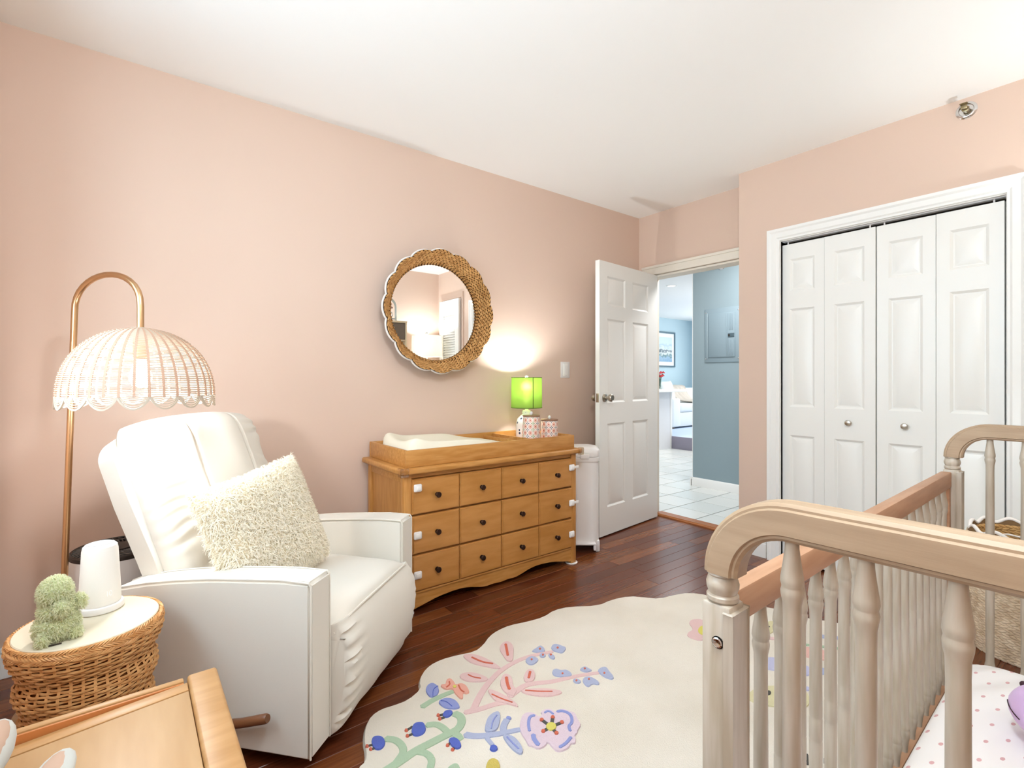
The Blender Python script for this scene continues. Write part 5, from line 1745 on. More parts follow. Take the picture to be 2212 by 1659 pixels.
gp = thing('plush_toy', 'small fluffy sage green plush sitting on the cream table top', 'plush toy', (-0.140, 1.655, TOPZ + 0.0003))
gp.scale = (0.74, 0.74, 0.94)
bm = bmesh.new()
ellipsoid(bm, (0, 0, 0.036), 0.058, 0.050, 0.040, 20, 14)
ellipsoid(bm, (0.0, 0.0, 0.075), 0.046, 0.042, 0.042, 20, 14)
ellipsoid(bm, (-0.004, 0, 0.122), 0.043, 0.041, 0.040, 20, 14)
obj('body', bm, M['greenskin'], gp, ang=80)
pb = bpy.data.objects[gp.children[0].name]
limbs = []
for cx, cy, cz, r in ((0.012, -0.046, 0.088, 0.017), (0.055, 0.012, 0.085, 0.018), (0.046, -0.026, 0.016, 0.018), (-0.03, -0.045, 0.014, 0.016)):
    bm = bmesh.new()
    ellipsoid(bm, (cx, cy, cz), r, r, r, 12, 8)
    limbs.append(obj('paw', bm, M['greenskin'], gp, ang=80))
rng = random.Random(4)
pts = sample_mesh(pb.data, 6500, rng)
for lb_ in limbs:
    pts += sample_mesh(lb_.data, 420, rng)
pts = [p for p in pts if p[0].z > 0.004]
V, F = tufts(pts, 0.016, 0.0034, 0.3, rng, curl=0.8, segs=3, gravity=0.3, tang=Vector((0, 0, 0)))
V = [(x, y, max(z, 0.0006)) for x, y, z in V]
stuff(raw('fur', V, F, M['greenfur'], gp, ang=180))
tg = obj('sewn_label', box(-0.016, 0.016, -0.058, -0.0555, 0.001, 0.004), M['darkplastic'], gp)

tme_ = bpy.data.meshes.new_from_object(txt)
to = bpy.data.objects.new('display_digits', tme_)
COL.objects.link(to)
to.parent, to.location, to.rotation_euler = txt.parent, txt.location.copy(), txt.rotation_euler.copy()
bpy.data.objects.remove(txt)
# air purifier behind the recliner
ap = thing('air_purifier', 'white cylindrical air purifier with black top grille behind the recliner', 'air purifier', (-0.030, 2.42, 0))
obj('body', lathe([(0.135, 0.0), (0.142, 0.01), (0.146, 0.05), (0.147, 0.40), (0.146, 0.484)], 56), M['white_plastic'], ap)
obj('collar', lathe([(0.1462, 0.4845), (0.147, 0.487), (0.146, 0.498), (0.140, 0.503), (0.136, 0.500)], 56, cap1=False), M['darkplastic'], ap)
gr_ = obj('grille_well', lathe([(0.137, 0.480), (0.050, 0.482)], 48), M['darkplastic'], ap)
bm = bmesh.new()
for i in range(44):
    a = 2 * PI * i / 44
    tube([(0.05 * math.cos(a), 0.05 * math.sin(a), 0.497), (0.095 * math.cos(a + 0.18), 0.095 * math.sin(a + 0.18), 0.500), (0.137 * math.cos(a + 0.45), 0.137 * math.sin(a + 0.45), 0.498)], 0.0022, 5, bm)
fin = obj('grille', bm, mat('grey_grille', '#57504A', 0.4), ap)
obj('control_panel', lathe([(0.052, 0.485), (0.052, 0.503), (0.048, 0.505)], 32), M['darkplastic'], ap)

# ---------------------------------------------------------------- arc floor lamp
fl_ = thing('floor_lamp', 'gold arc floor lamp with scalloped rattan dome shade glowing over the recliner', 'lamp', (-0.190, 2.315, 0))
B0 = Vector((-0.190, 2.315, 0))
TOP = Vector((-0.149, 2.298, 1.375))
SC = Vector((0.030, 2.0, 0))
obj('base', lathe([(0.115, 0.0), (0.118, 0.004), (0.118, 0.014), (0.110, 0.018), (0.02, 0.02), (0.014, 0.03)], 40), M['gold'], fl_, loc=(0, 0, 0))
arc = [B0 + Vector((0, 0, 0.012)) - B0, B0.lerp(TOP, 0.5) - B0, TOP - B0]
end = Vector((SC.x, SC.y, 1.325))
hv = Vector((end.x - TOP.x, end.y - TOP.y, 0))
for k in range(1, 17):
    a = PI * k / 16
    f = (1 - math.cos(a)) / 2
    arc.append(TOP + hv * f + Vector((0, 0, 0.113 * math.sin(a) ** 0.9)) - B0)
arc.append(end + Vector((0, 0, -0.02)) - B0)
obj('pole', tube(arc, 0.0098, 16), M['gold'], fl_)
obj('socket', lathe([(0.018, 1.205), (0.020, 1.21), (0.020, 1.29), (0.013, 1.305)], 20), M['gold'], fl_, loc=(SC.x - B0.x, SC.y - B0.y, 0))
bu = obj('bulb', lathe([(0.014, 1.205), (0.018, 1.19), (0.030, 1.155), (0.031, 1.138), (0.023, 1.118), (0.0, 1.110)], 24, cap1=False), mat_emit('floor_lamp_bulb', '#FFF1DC', 14), fl_, loc=(SC.x - B0.x, SC.y - B0.y, 0))
shd = thing('x', 'x', 'x')
bpy.data.objects.remove(shd)
LR, LZ0, LZ1 = 0.205, 1.086, 1.302
def dome(k):      # k 0 top .. 1 rim
    a = k * PI / 2
    return LR * math.sin(a) ** 0.92, LZ0 + (LZ1 - LZ0) * math.cos(a) ** 0.95
off = Vector((SC.x - B0.x, SC.y - B0.y, 0))
V, F = [], []
nr = 56
NP = 108
for k in range(nr):
    kk = 0.06 + 0.94 * (k + 1) / nr
    # even spacing along the arc
    r, z = dome(kk)
    pts = []
    for i in range(NP):
        a = 2 * PI * i / NP
        rr = r + 0.0016 * math.cos(a * 18 + PI * (k % 2))
        pts.append((rr * math.cos(a), rr * math.sin(a), z))
    tube_raw(V, F, pts, 0.0017, 4)
sh_ = raw('shade_weave', V, F, M['rattan'], fl_, ang=80)
sh_.location = off
stuff(sh_)
V, F = [], []
for i in range(36):
    for dd in (-0.009, 0.009):
        a = 2 * PI * (i + 0.5) / 36 + dd
        pts = []
        for q in range(17):
            r, z = dome(0.05 + 0.95 * q / 16)
            pts.append((r * math.cos(a), r * math.sin(a), z))
        tube_raw(V, F, pts, 0.0024, 4, closed=False)
s2 = raw('shade_rib', V, F, mat('shaded_rib_rattan', '#CBA58C', 0.6, trans=0.2), fl_, ang=80)  # rib colour darkened for the shade where the strands dip behind
s2.location = off
stuff(s2)
V, F = [], []
for i in range(17):
    for lv_ in range(5):
        pts = []
        for q in range(13):
            f = q / 12
            a = 2 * PI * (i + f) / 17
            dz_ = 0.034 * math.sin(PI * f) ** 0.75 * (1 - 0.21 * lv_)
            pts.append((LR * math.cos(a), LR * math.sin(a), LZ0 - dz_ - 0.001))
        tube_raw(V, F, pts, 0.0034 if lv_ == 0 else 0.0018, 4, closed=False)
s3 = raw('scallop', V, F, M['rattan'], fl_, ang=80)
s3.location = off
obj('shade_cap', lathe([(0.03, LZ1 - 0.004), (0.03, LZ1 + 0.001), (0.012, LZ1 + 0.003)], 24), M['rattan'], fl_, loc=off)
point_light('floor_lamp_bulb_light', (SC.x, SC.y, 1.085), 11.0, (0.93, 0.965, 1.0), 0.035)

# ---------------------------------------------------------------- pine toy table and the grey plush on it
tb = thing('play_table', 'pale pine play table with framed lid and raised back rail at the near end', 'table', (-0.115, 0.90, 0))
X0, X1, Y0, Y1, TZT = -0.385, 0.155, 0.52, 1.276, 0.50
def tbw(name, bm, m=None, ang=35):
    return wobj(name, bm, m or M['pine'], tb, ang)
tbw('back_rail', box(X0, X1 - 0.062, Y1 - 0.018, Y1, 0.36, TZT, 0.004))
ir = tbw('gap_shade_strip', box(X0, X1 - 0.063, Y1 - 0.0235, Y1 - 0.0183, 0.36, TZT - 0.003, 0.001), mat('gap_shade_orange', '#B06A33', 0.5))  # added strip, the shade of the gap is put into its orange-brown colour
tbw('front_rail', box(X0, X1 - 0.062, Y0, Y0 + 0.018, 0.36, TZT, 0.004))
tbw('side_board', box(X0, X0 + 0.018, Y0 + 0.0185, Y1 - 0.0185, 0.36, TZT, 0.004))
tbw('side_board', box(X1 - 0.030, X1 - 0.012, Y0, Y1, 0.34, TZT - 0.021, 0.004))
for x in (X0 + 0.02, X1 - 0.055):
    for y in (Y0 + 0.025, Y1 - 0.05):
        tbw('leg', box(x, x + 0.035, y, y + 0.03, 0, 0.44, 0.003))
tbw('shelf', box(X0 + 0.02, X1 - 0.032, Y0 + 0.02, Y1 - 0.02, 0.345, 0.357), M['pine'])
lid = tbw('lid_stile', box(X1 - 0.056, X1, Y0 - 0.002, Y1 + 0.002, TZT - 0.020, TZT + 0.002, 0.007, 3))
# lid lies slightly lower at its far-left end, showing the shade-coloured strip on the rail
TL = math.atan2(0.030, 0.45)
lp = thing('y', 'y', 'y')
bpy.data.objects.remove(lp)
bm = box(-0.46, 0, -0.032, 0.0, -0.016, 0, 0.002)
ld_ = obj('lid_rail', bm, M['pine'], tb, loc=(X1 - 0.0572 + 0.115, Y1 - 0.0265 - 0.90, TZT), rot=(0, -TL, 0))
bm = box(-0.46, 0, -0.655, -0.0335, -0.016, -0.001, 0.002)
obj('lid_panel', bm, M['pine_panel'], tb, loc=(X1 - 0.0572 + 0.115, Y1 - 0.0265 - 0.90, TZT), rot=(0, -TL, 0))
bm = box(-0.46, 0, -0.69, -0.6565, -0.016, 0, 0.002)
obj('lid_rail', bm, M['pine'], tb, loc=(X1 - 0.0572 + 0.115, Y1 - 0.0265 - 0.90, TZT), rot=(0, -TL, 0))

# ---------------------------------------------------------------- rug with tufted flowers
RC = {'pink': '#D9B9B6', 'red': '#C56A55', 'greyblue': '#A9AEC6', 'green': '#A9BCA0', 'blue': '#5A68B4', 'periwinkle': '#8D95C6', 'coral': '#DDA392', 'yellow': '#D2C768', 'dark': '#55534F', 'mauve': '#D6C2CB', 'ochre': '#C6B261', 'paleolive': '#D2C9A2', 'paleperi': '#BCBBD4', 'palecoral': '#DFB3A8'}
RM = {k: mat('rug_' + k, v, 0.95, bump=0.8, bscale=260, bdist=0.004, spec=0.05) for k, v in RC.items()}
rugm = mat('cream_rug_pile', '#DFD7CA', 0.95, bump=0.7, bscale=240, bdist=0.004, col2='#D6CDBE', cscale=3, spec=0.05)
pts = [(0.522, 1.418), (0.55, 1.43), (0.565, 1.462), (0.578, 1.517), (0.606, 1.575), (0.641, 1.612), (0.684, 1.624), (0.725, 1.616), (0.776, 1.612), (0.838, 1.64), (0.853, 1.681), (0.888, 1.724), (0.935, 1.754), (0.994, 1.763), (1.062, 1.751), (1.133, 1.729), (1.186, 1.749), (1.248, 1.792), (1.309, 1.812), (1.382, 1.816), (1.467, 1.793), (1.554, 1.78), (1.642, 1.803), (1.729, 1.783), (1.847, 1.704), (1.956, 1.708), (2.06, 1.68), (2.118, 1.614), (2.157, 1.566), (2.25, 1.547), (2.344, 1.515), (2.40, 1.43), (2.41, 1.30), (2.48, 1.22), (2.53, 1.12), (2.53, 1.01), (2.60, 0.92), (2.62, 0.80), (2.58, 0.68), (2.60, 0.56), (2.56, 0.44), (2.47, 0.37), (2.43, 0.25), (2.33, 0.17), (2.2, 0.16), (2.1, 0.07), (1.97, 0.03), (1.83, 0.07), (1.7, -0.02), (1.55, -0.04), (1.42, 0.03), (1.28, -0.02), (1.14, 0.03), (1.05, 0.12), (0.9, 0.13), (0.78, 0.22), (0.74, 0.34), (0.62, 0.42), (0.55, 0.54), (0.57, 0.67), (0.47, 0.77), (0.43, 0.9), (0.48, 1.02), (0.43, 1.14), (0.44, 1.27)]
bm = bmesh.new()
extrude_poly(bm, chaikin(pts, True, 1), 0.0003, 0.012, 0.006)
rug = obj('rug', bm, rugm, ang=50)
tag(rug, 'cream scalloped rug with tufted pastel flowers on the dark wood floor', 'rug')
rcount = {}
RLAB = {'pink': 'dusty pink', 'red': 'brick red', 'greyblue': 'grey-blue', 'green': 'sage green', 'blue': 'deep blue', 'periwinkle': 'periwinkle', 'coral': 'coral', 'yellow': 'yellow', 'dark': 'charcoal', 'mauve': 'mauve', 'ochre': 'ochre', 'paleolive': 'pale olive', 'paleperi': 'pale periwinkle', 'palecoral': 'pale coral'}
for ri_, (kind, name, col, lay, P, w) in enumerate(RUG):
    if kind == 'P':
        poly = chaikin(P, True, 2 if len(P) < 20 else 1)
    else:
        C2 = chaikin(P, False, 2) if len(P) > 2 else P
        L_, R_ = [], []
        nC = len(C2)
        for i, p in enumerate(C2):
            a, b = Vector(C2[max(0, i - 1)]), Vector(C2[min(nC - 1, i + 1)])
            d = (b - a).normalized()
            nn = Vector((-d.y, d.x))
            ww = (w[0] + (w[1] - w[0]) * i / (nC - 1)) / 2 * (1.45 if name == 'stem' else 1.2)
            L_.append(tuple(Vector(p) + nn * ww))
            R_.append(tuple(Vector(p) - nn * ww))
        d1 = (Vector(C2[-1]) - Vector(C2[-2])).normalized()
        d0 = (Vector(C2[0]) - Vector(C2[1])).normalized()
        poly = L_ + [tuple(Vector(C2[-1]) + d1 * w[1] * 0.4)] + R_[::-1] + [tuple(Vector(C2[0]) + d0 * w[0] * 0.4)]
    bm = bmesh.new()
    extrude_poly(bm, poly, 0.0105, 0.0125 + 0.0018 * lay + 0.000012 * ri_, 0.0018)
    o = obj(name, bm, RM[col], rug, ang=50)
    o['label'] = RLAB[col] + ' tufted ' + name.replace('_', ' ')
# ---------------------------------------------------------------- crib
cr = thing('crib', 'whitewashed spindle crib with rounded end rails in the near right corner', 'crib', (0.665, 0.3755, 0), math.atan2(0.045, 1.515))
CL, CW = 1.52, 0.74
PS = 0.0208   # half post
AR, IR, AC = 0.1145, 0.066, 0.1145 - PS   # outer / inner radius; centre offset from the post centre line
def spindle_prof(z0, z1, full=True):
    L = z1 - z0
    P = [(0.0080, 0), (0.0084, 0.012), (0.0105, 0.030), (0.0132, 0.048), (0.0136, 0.054), (0.0122, 0.0595), (0.0122, 0.061), (0.0134, 0.066), (0.0128, 0.072), (0.0108, 0.082), (0.0104, 0.10)]
    top = [(r, z1 - d) for r, d in P]
    m0 = z1 - L * 0.46
    mid = [(0.0112, m0 + 0.014), (0.0106, m0 + 0.011), (0.0114, m0 + 0.008), (0.0114, m0 - 0.03), (0.0106, m0 - 0.033), (0.0114, m0 - 0.036)]
    bot = [(r, z0 + d) for r, d in reversed(P)]
    return list(reversed(top + mid + bot))
bm = lathe(spindle_prof(0.135, 0.785), 18)
SPM_side = None
def end_panel(x, name_label, zoff=0.0):
    panel = []
    # posts with square lower part, turned collar
    for yc in (0.0, -CW):
        bm = box(x - PS, x + PS, yc - PS, yc + PS, 0.0125 if yc == 0.0 else 0.0, 0.828 + zoff, 0.0045)
        # bead moulding lines on the post corners
        p = obj('post', bm, M['crib_v'], cr)
        sgn = -1 if yc == 0 else 1
        bm = box(x - PS - 0.003, x + PS + 0.003, yc + sgn * (PS - 0.006), yc + sgn * (PS + 0.004), 0.02, 0.820 + zoff, 0.002)
        obj('post_bead', bm, M['crib_v'], p)
        col = lathe([(0.0195, 0.8285), (0.0215, 0.831), (0.0215, 0.836), (0.0185, 0.839), (0.0215, 0.847), (0.0220, 0.853), (0.0195, 0.861), (0.0180, 0.863), (0.0205, 0.866), (0.0190, 0.869)], 28)
        obj('turned_collar', col, M['crib_v'], p, loc=(x, yc, zoff))
        if x < 0.5 and yc == 0.0:
            q = obj('bolt_recess', lathe([(0.0085, 0), (0.0085, 0.0010)], 18), M['dark'], p, loc=(x - PS - 0.0001, yc - 0.004, 0.776), rot=(0, R(-90), 0))
            bm = lathe([(0.0072, 0), (0.0072, 0.0014), (0.0055, 0.0022), (0.0035, 0.0016), (0.0, 0.0012)], 18, cap1=False)
            b = obj('bolt', bm, M['chrome'], p, loc=(x - PS - 0.001, yc - 0.004, 0.776), rot=(0, R(-90), 0))
    # bent top rail: profile swept along an arch
    zc = 0.869 + zoff
    path = []
    y_l, y_r = -(AC), -CW + AC
    for i in range(15):
        a = PI - (PI / 2) * i / 14
        path.append((y_l + 0.0, zc, a, 'l'))
    secs = []
    rm = (AR + IR) / 2
    for i in range(15):
        a = PI / 2 * i / 14           # 0 = at the post going up, 90 = horizontal
        secs.append((Vector((0, y_l + rm * math.cos(a), zc + rm * math.sin(a))), Vector((0, math.cos(a), math.sin(a)))))
    for i in range(15):
        a = PI / 2 - PI / 2 * i / 14
        secs.append((Vector((0, y_r - rm * math.cos(a), zc + rm * math.sin(a))), Vector((0, -math.cos(a), math.sin(a)))))
    hw, hh = 0.0215, (AR - IR) / 2
    # rail section: stepped edge moulding  (along x, along outward normal)
    half = [(hw, -hh + 0.009), (hw - 0.004, -hh + 0.007), (hw - 0.004, -hh + 0.004), (hw - 0.008, -hh)]
    prof = [(hw, hh - 0.009), (hw, -hh + 0.009)] + half[1:] + [(-a, b) for a, b in reversed(half)] + [(-hw, hh - 0.009), (-hw + 0.004, hh - 0.007), (-hw + 0.004, hh - 0.004), (-hw + 0.009, hh), (hw - 0.009, hh), (hw - 0.004, hh - 0.004), (hw - 0.004, hh - 0.007)]
    bm = bmesh.new()
    rings = []
    for p, nrm in secs:
        rings.append([bm.verts.new((x + a, p.y + nrm.y * b, p.z + nrm.z * b)) for a, b in prof])
    n = len(prof)
    for a, b in zip(rings, rings[1:]):
        for i in range(n):
            bm.faces.new((a[i], a[(i + 1) % n], b[(i + 1) % n], b[i]))
    bm.faces.new(rings[0])
    bm.faces.new(rings[-1][::-1])
    bmesh.ops.recalc_face_normals(bm, faces=bm.faces)
    obj('end_rail', bm, M['crib'], cr, ang=24)
    obj('bottom_rail', box(x - 0.014, x + 0.014, -CW + PS, -PS, 0.10, 0.15, 0.004), M['crib'], cr)
    z1 = zc + IR
    first = None
    for k in range(8):
        yy = -(0.0917 + 0.0795 * k)
        if yy < -CW + 0.05:
            break
        if first is None:
            first = obj('spindle', lathe(spindle_prof(0.15, z1 + 0.001), 20), M['crib_v'], cr, loc=(x, yy, 0))
        else:
            dup(first, cr, (x, yy, 0))
end_panel(0.0, 'near')
end_panel(CL, 'far', 0.010)
for yc in (0.012, -CW - 0.012):
    t = obj('side_rail', box(PS + 0.001, CL - PS - 0.001, yc - 0.014, yc + 0.014, 0.779, 0.830, 0.004), M['crib_rail'], cr)
    obj('side_bottom_rail', box(PS + 0.001, CL - PS - 0.001, yc - 0.013, yc + 0.013, 0.095, 0.140, 0.004), M['crib_rail'], cr)
    first = None
    for k in range(19):
        xx = 0.068 + 0.0765 * k
        if first is None:
            first = obj('spindle', lathe(spindle_prof(0.1395, 0.7795), 18), M['crib_v'], cr, loc=(xx, yc, 0))
        else:
            dup(first, cr, (xx, yc, 0))
    for xx in (PS + 0.012, CL - PS - 0.012):
        obj('side_stile', box(xx - 0.011, xx + 0.011, yc - 0.012, yc + 0.012, 0.1405, 0.7785, 0.003), M['crib_rail'], cr)
obj('mattress_support', box(0.03, CL - 0.03, -CW + 0.03, -0.03, 0.105, 0.125), M['crib'], cr, smooth=False)
# mattress with fitted sheet
mt = thing('crib_mattress', 'crib mattress in a white fitted sheet with small pink dots', 'mattress', (0.665 + 0.76, 0.3755 + 0.022 - 0.37, 0.1255), math.atan2(0.045, 1.515))
ML, MW = 0.722, 0.336
rr = rrect(ML * 2, MW * 2, 0.10, 8)
def inset(pts, d):
    return [(x * (1 - d / ML), y * (1 - d / MW)) for x, y in pts]
bm = loft([(inset(rr, 0.02), 0.0), (rr, 0.02), (inset(rr, -0.003), 0.06), (rr, 0.105), (inset(rr, 0.010), 0.122), (inset(rr, 0.03), 0.131), (inset(rr, 0.09), 0.134)])
obj('fitted_sheet', bm, M['sheet'], mt, ang=50)

# lilac plush lying on the mattress
lp = thing('lilac_plush', 'round lilac plush with stitched mouth lying on the dotted crib sheet', 'plush toy', (1.745, 0.115, 0.2605))
bm = bmesh.new()
ellipsoid(bm, (0, 0, 0.075), 0.10, 0.115, 0.072, 28, 18)
bd = obj('body', bm, M['lilac'], lp, ang=80)
def on_body(az, el):
    return Vector((0.10 * math.cos(el) * math.cos(az), 0.115 * math.cos(el) * math.sin(az), 0.075 + 0.072 * math.sin(el)))
az0 = math.atan2(0.09, -0.05)
obj('mouth', tube([on_body(R(99 + 3.2 * k), 0.10 - 0.020 * k) * 1.004 for k in range(11)], 0.0013, 6), M['darkthread'], bd)
for s in (0.9, -0.9):
    bm = bmesh.new()
    ellipsoid(bm, on_body(az0 + s, 0.55), 0.008, 0.008, 0.008, 12, 8)
    obj('eye', bm, M['darkthread'], bd)
for s in (1, -1):
    bm = bmesh.new()
    Mr = Matrix.Rotation(R(35 * s), 3, 'Z')
    ellipsoid(bm, (0.06, -0.07 * 1 + 0.05 * s, 0.135), 0.018, 0.026, 0.034, 12, 8, Mr)
    obj('ear', bm, M['lilac'], lp, ang=80)

# ---------------------------------------------------------------- woven hamper beside the closet
hp = thing('woven_basket', 'tall woven natural basket with wavy white rim between the crib and the closet', 'basket', (2.955, 0.255, 0))
HX, HY, HZ = 0.185, 0.255, 0.50
def se(t, ax, ay, p=2.7):
    c, s = math.cos(t), math.sin(t)
    return math.copysign(abs(c) ** (2 / p), c) * ax, math.copysign(abs(s) ** (2 / p), s) * ay
def grow(z):
    return 0.90 + 0.10 * math.sin(min(1, z / HZ + 0.15) * PI / 2)
def rimz(t):
    return HZ + 0.010 * math.cos(t * 12)
NH = 112
bm = bmesh.new()
rings = []
for k in range(13):
    z = HZ * k / 12
    rings.append([bm.verts.new((*se(2 * PI * i / NH, HX * grow(z), HY * grow(z)), z if k < 12 else rimz(2 * PI * i / NH))) for i in range(NH)])
for k in range(12, -1, -1):
    z = max(0.012, HZ * k / 12)
    rings.append([bm.verts.new((*se(2 * PI * i / NH, HX * grow(z) - 0.012, HY * grow(z) - 0.012), z if k < 12 else rimz(2 * PI * i / NH))) for i in range(NH)])
for a, b in zip(rings, rings[1:]):
    for i in range(NH):
        bm.faces.new((a[i], a[(i + 1) % NH], b[(i + 1) % NH], b[i]))
bm.faces.new(rings[0][::-1])
bm.faces.new(rings[-1])
wall = obj('basket_wall', bm, mat('hyacinth_shadow_core', '#7E6346', 0.9, spec=0.1), hp)
rng = random.Random(9)
def hweave(inner, m, name, zmin):
    V, F = [], []
    rowh = 0.021
    nrows = int(HZ / rowh)
    for k in range(nrows):
        z = 0.012 + rowh * k
        if z < zmin:
            continue
        g = grow(z)
        ax, ay = HX * g - (0.012 if inner else 0), HY * g - (0.012 if inner else 0)
        n = 62
        # arc-length spaced positions
        P = [Vector((*se(2 * PI * i / 400, ax, ay), z)) for i in range(401)]
        acc = [0]
        for a, b in zip(P, P[1:]):
            acc.append(acc[-1] + (b - a).length)
        tot = acc[-1]
        j = 0
        for s in range(n):
            for half in (0, 1):
                t = (s + 0.5 * half + 0.33 * k) % n / n * tot
                j = 0
                lo, hi = 0, 400
                while lo < hi:
                    mid = (lo + hi) // 2
                    if acc[mid] < t:
                        lo = mid + 1
                    else:
                        hi = mid
                j = min(max(lo, 1), 399)
                p = P[j].copy()
                d = (P[j + 1] - P[j - 1]).normalized()
                nrm = Vector((d.y, -d.x, 0)) * (-1 if inner else 1)
                p.z += 0.0048 if half else -0.0048
                th_ = 2 * PI * j / 400
                if p.z > rimz(th_) - 0.006:
                    continue
                dd = (d * 0.93 + Vector((0, 0, 0.30 if half else -0.30))).normalized()
                stitch_raw(V, F, p + nrm * 0.001, dd, nrm, 0.036 + rng.uniform(-.004, .004), 0.0155, 0.0075 + rng.uniform(-.002, .002))
    return stuff(raw(name, V, F, m, wall, ang=70))
hweave(False, M['hyacinth'], 'weave', 0.0)
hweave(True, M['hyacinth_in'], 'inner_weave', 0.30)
V, F = [], []
pts = [Vector((*se(2 * PI * i / 448, HX * grow(HZ) - 0.006, HY * grow(HZ) - 0.006), rimz(2 * PI * i / 448) + 0.004)) for i in range(448)]
tube_raw(V, F, pts, 0.0075, 8)
rim = raw('rim_cord', V, F, M['cord'], wall, ang=80)
rim['label'] = 'white wrapped rim'
obj('handle_cord', tube([(-HX * 0.95, 0.20, HZ - 0.01), (-HX * .6, 0.12, HZ + 0.004), (-HX * 0.5, -0.02, HZ - 0.012), (-HX * .85, -0.14, HZ - 0.01)], 0.004, 8), M['cord'], hp)

# ---------------------------------------------------------------- the corner seen in the mirror
ch = thing('nightstand', 'tall pale wood nightstand in the corner behind the crib', 'nightstand', (2.925, -0.21, 0))
obj('carcass', box(-0.20, 0.20, -0.17, 0.165, 0.06, 0.86, 0.004), M['lightwood'], ch)
obj('top', box(-0.215, 0.215, -0.18, 0.178, 0.86, 0.885, 0.005), M['lightwood'], ch)
for k in range(3):
    d = obj('drawer', box(-0.19, 0.19, 0.166, 0.178, 0.08 + 0.26 * k, 0.325 + 0.26 * k, 0.003), M['lightwood'], ch)
    knob('knob', M['bronze'], d, (0, 0.178, 0.20 + 0.26 * k), (0, 1, 0), 0.013, 0.024)
for x in (-0.17, 0.17):
    for y in (-0.14, 0.135):
        obj('leg', box(x - 0.02, x + 0.02, y - 0.02, y + 0.02, 0, 0.0605, 0.002), M['lightwood'], ch)
wlp = thing('table_lamp', 'lit table lamp with white drum shade reflected in the round mirror', 'lamp', (2.93, -0.20, 0.8855))
obj('base', lathe([(0.07, 0), (0.075, 0.01), (0.03, 0.03), (0.05, 0.12), (0.085, 0.22), (0.075, 0.34), (0.03, 0.42), (0.02, 0.45), (0.012, 0.46), (0.010, 0.56)], 36), M['ceramic'], wlp)
SH = obj('shade', lathe([(0.190, 0.525), (0.183, 0.785), (0.181, 0.785), (0.188, 0.525)], 56, cap0=False, cap1=False), M['white_shade'], wlp)
obj('bulb', lathe([(0.008, 0.56), (0.028, 0.60), (0.030, 0.63), (0.0, 0.66)], 18, cap1=False), mat_emit('white_lamp_bulb', '#FFF2DC', 8), wlp)
bm = tube([(-0.181, 0, 0.772), (0, 0, 0.772), (0.181, 0, 0.772)], 0.002, 6)
tube([(0, 0.181, 0.772), (0, -0.181, 0.772)], 0.002, 6, bm)
tube([(0, 0, 0.56), (0.05, 0, 0.60), (0.05, 0, 0.70), (0, 0, 0.772), (0, 0, 0.80)], 0.002, 6, bm)
obj('harp', bm, M['brass'], wlp)
bm = bmesh.new()
ellipsoid(bm, (0, 0, 0.815), 0.019, 0.019, 0.019, 18, 12)
obj('finial', bm, M['chrome'], wlp)
point_light('white_lamp_bulb_light', (2.93, -0.20, 0.8855 + 0.67), 27, (0.84, 0.94, 1.0), 0.05)

cs = thing('tall_shelf', 'tall taupe wood shelf unit on the far side of the crib', 'shelf', (2.45, -0.255, 0))
obj('side', box(-0.175, -0.158, -0.14, 0.13, 0, 1.80, 0.002), M['lightwood'], cs)
obj('side', box(0.158, 0.175, -0.14, 0.13, 0, 1.80, 0.002), M['lightwood'], cs)
obj('top', box(-0.178, 0.178, -0.145, 0.135, 1.80, 1.822, 0.002), M['lightwood'], cs)
for z in (0.05, 0.45, 0.85, 1.25, 1.585):
    obj('shelf_board', box(-0.1575, 0.1575, -0.13, 0.125, z, z + 0.018, 0.002), M['lightwood'], cs)
obj('back_panel', box(-0.1575, 0.1575, -0.14, -0.131, 0.02, 1.80), M['darkwood'], cs)
obj('door', box(-0.1565, 0.1565, 0.105, 0.124, 1.605, 1.797, 0.002), M['darkwood'], cs)
an = thing('arched_ornament', 'grey arched wooden ornament with small hanging bead on the tall shelf', 'ornament', (2.43, -0.25, 1.8225))
pts = [(-0.11, 0, 0), (-0.11, 0, 0.17)] + [(-0.11 * math.cos(PI * k / 12), 0, 0.17 + 0.11 * math.sin(PI * k / 12)) for k in range(1, 12)] + [(0.11, 0, 0.17), (0.11, 0, 0)]
gm = mat('sage_grey_wood', '#A3A69E', 0.6)
obj('arch', tube(pts, 0.014, 4), gm, an, ang=30)
obj('crossbar', box(-0.11, 0.11, -0.008, 0.008, 0.028, 0.040), gm, an)
obj('base_board', box(-0.125, 0.125, -0.03, 0.03, 0, 0.012, 0.002), gm, an)
bm = bmesh.new()
ellipsoid(bm, (0.045, 0, 0.205), 0.014, 0.014, 0.018, 12, 8)
ellipsoid(bm, (0.045, 0, 0.165), 0.030, 0.018, 0.016, 12, 8)
obj('hanging_bead', bm, M['lidwood'], an)
obj('bead_ring', tube([(0.045 + 0.026 * math.cos(2 * PI * k / 20), 0, 0.085 + 0.026 * math.sin(2 * PI * k / 20)) for k in range(20)], 0.005, 6, closed=True), gm, an)
obj('cord', tube([(0.045, 0, 0.272), (0.045, 0, 0.11)], 0.0012, 5), M['cord'], an)

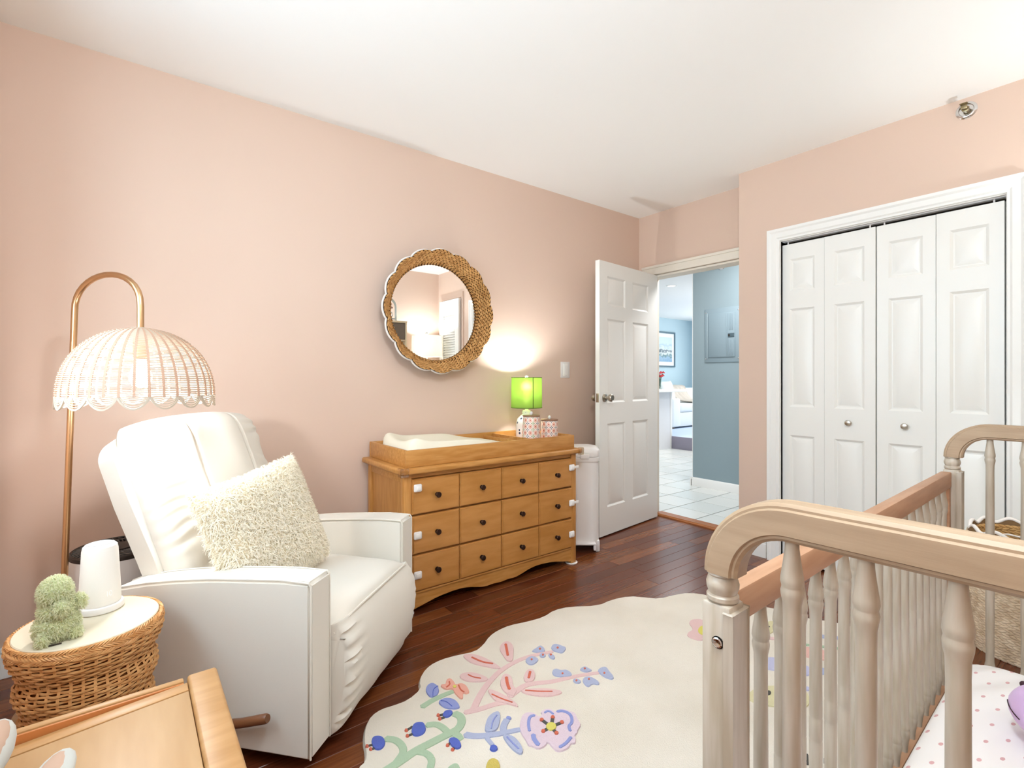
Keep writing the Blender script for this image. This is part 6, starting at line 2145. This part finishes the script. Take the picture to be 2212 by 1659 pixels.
# grey plush bunny lying on the play table, only its ears reach the frame
bp_ = thing('plush_bunny', 'grey plush bunny with pink-lined ears resting on the pale play table', 'plush toy', (-0.245, 1.02, 0.4800))
bm = bmesh.new()
ellipsoid(bm, (0.03, -0.20, 0.06), 0.075, 0.12, 0.058, 22, 14)
obj('body', bm, M['greyplush'], bp_, ang=80)
bm = bmesh.new()
ellipsoid(bm, (0.085, -0.06, 0.065), 0.055, 0.055, 0.052, 22, 14)
hd = obj('head', bm, M['greyplush'], bp_, ang=80)
def ear(c, L, w, t, rot, inner=True, side=1):
    bm = bmesh.new()
    Mr = rot.to_matrix() if hasattr(rot, 'to_matrix') else rot
    ellipsoid(bm, c, w, L, t, 18, 12, Mr)
    e = obj('ear', bm, M['greyplush'], bp_, ang=80)
    bm = bmesh.new()
    ellipsoid(bm, Vector(c) + Mr @ Vector((0, 0, t * 0.35)), w * 0.72, L * 0.86, t * 0.75, 16, 10, Mr)
    i = obj('ear_lining', bm, M['pinkplush'], e, ang=80)
    i['label'] = 'pink ear lining'
EARS = [((0.070, 0.090, 0.075), 0.080, 0.030, 0.020, (R(6), R(20), R(-4))), ((0.148, 0.012, 0.045), 0.062, 0.030, 0.013, (R(8), R(-12), R(-14)))]
from mathutils import Euler
for c, L, w, t, r in EARS:
    ear(c, L, w, t, Euler(r))
for y in (-0.26, -0.15):
    bm = bmesh.new()
    ellipsoid(bm, (0.11, y, 0.026), 0.035, 0.022, 0.022, 12, 8)
    obj('paw', bm, M['greyplush'], bp_, ang=80)
bm = bmesh.new()
ellipsoid(bm, (0.125, -0.03, 0.085), 0.006, 0.006, 0.006, 10, 8)
ellipsoid(bm, (0.09, -0.012, 0.085), 0.006, 0.006, 0.006, 10, 8)
obj('eye', bm, M['darkthread'], hd)

# unseen ceiling lamp added over the near end as a source of fill
cl = thing('added_ceiling_lamp', 'added round flush ceiling lamp, unseen overhead fill', 'lamp', (0.42, 0.18, ZC))
obj('pan', lathe([(0.16, 0.0), (0.16, -0.03), (0.15, -0.035)], 40), M['white'], cl)
obj('diffuser', lathe([(0.15, -0.036), (0.145, -0.055), (0.11, -0.078), (0.0, -0.088)], 40, cap1=False), mat_emit('added_lamp_diffuser', '#FFF6E8', 2.0), cl)
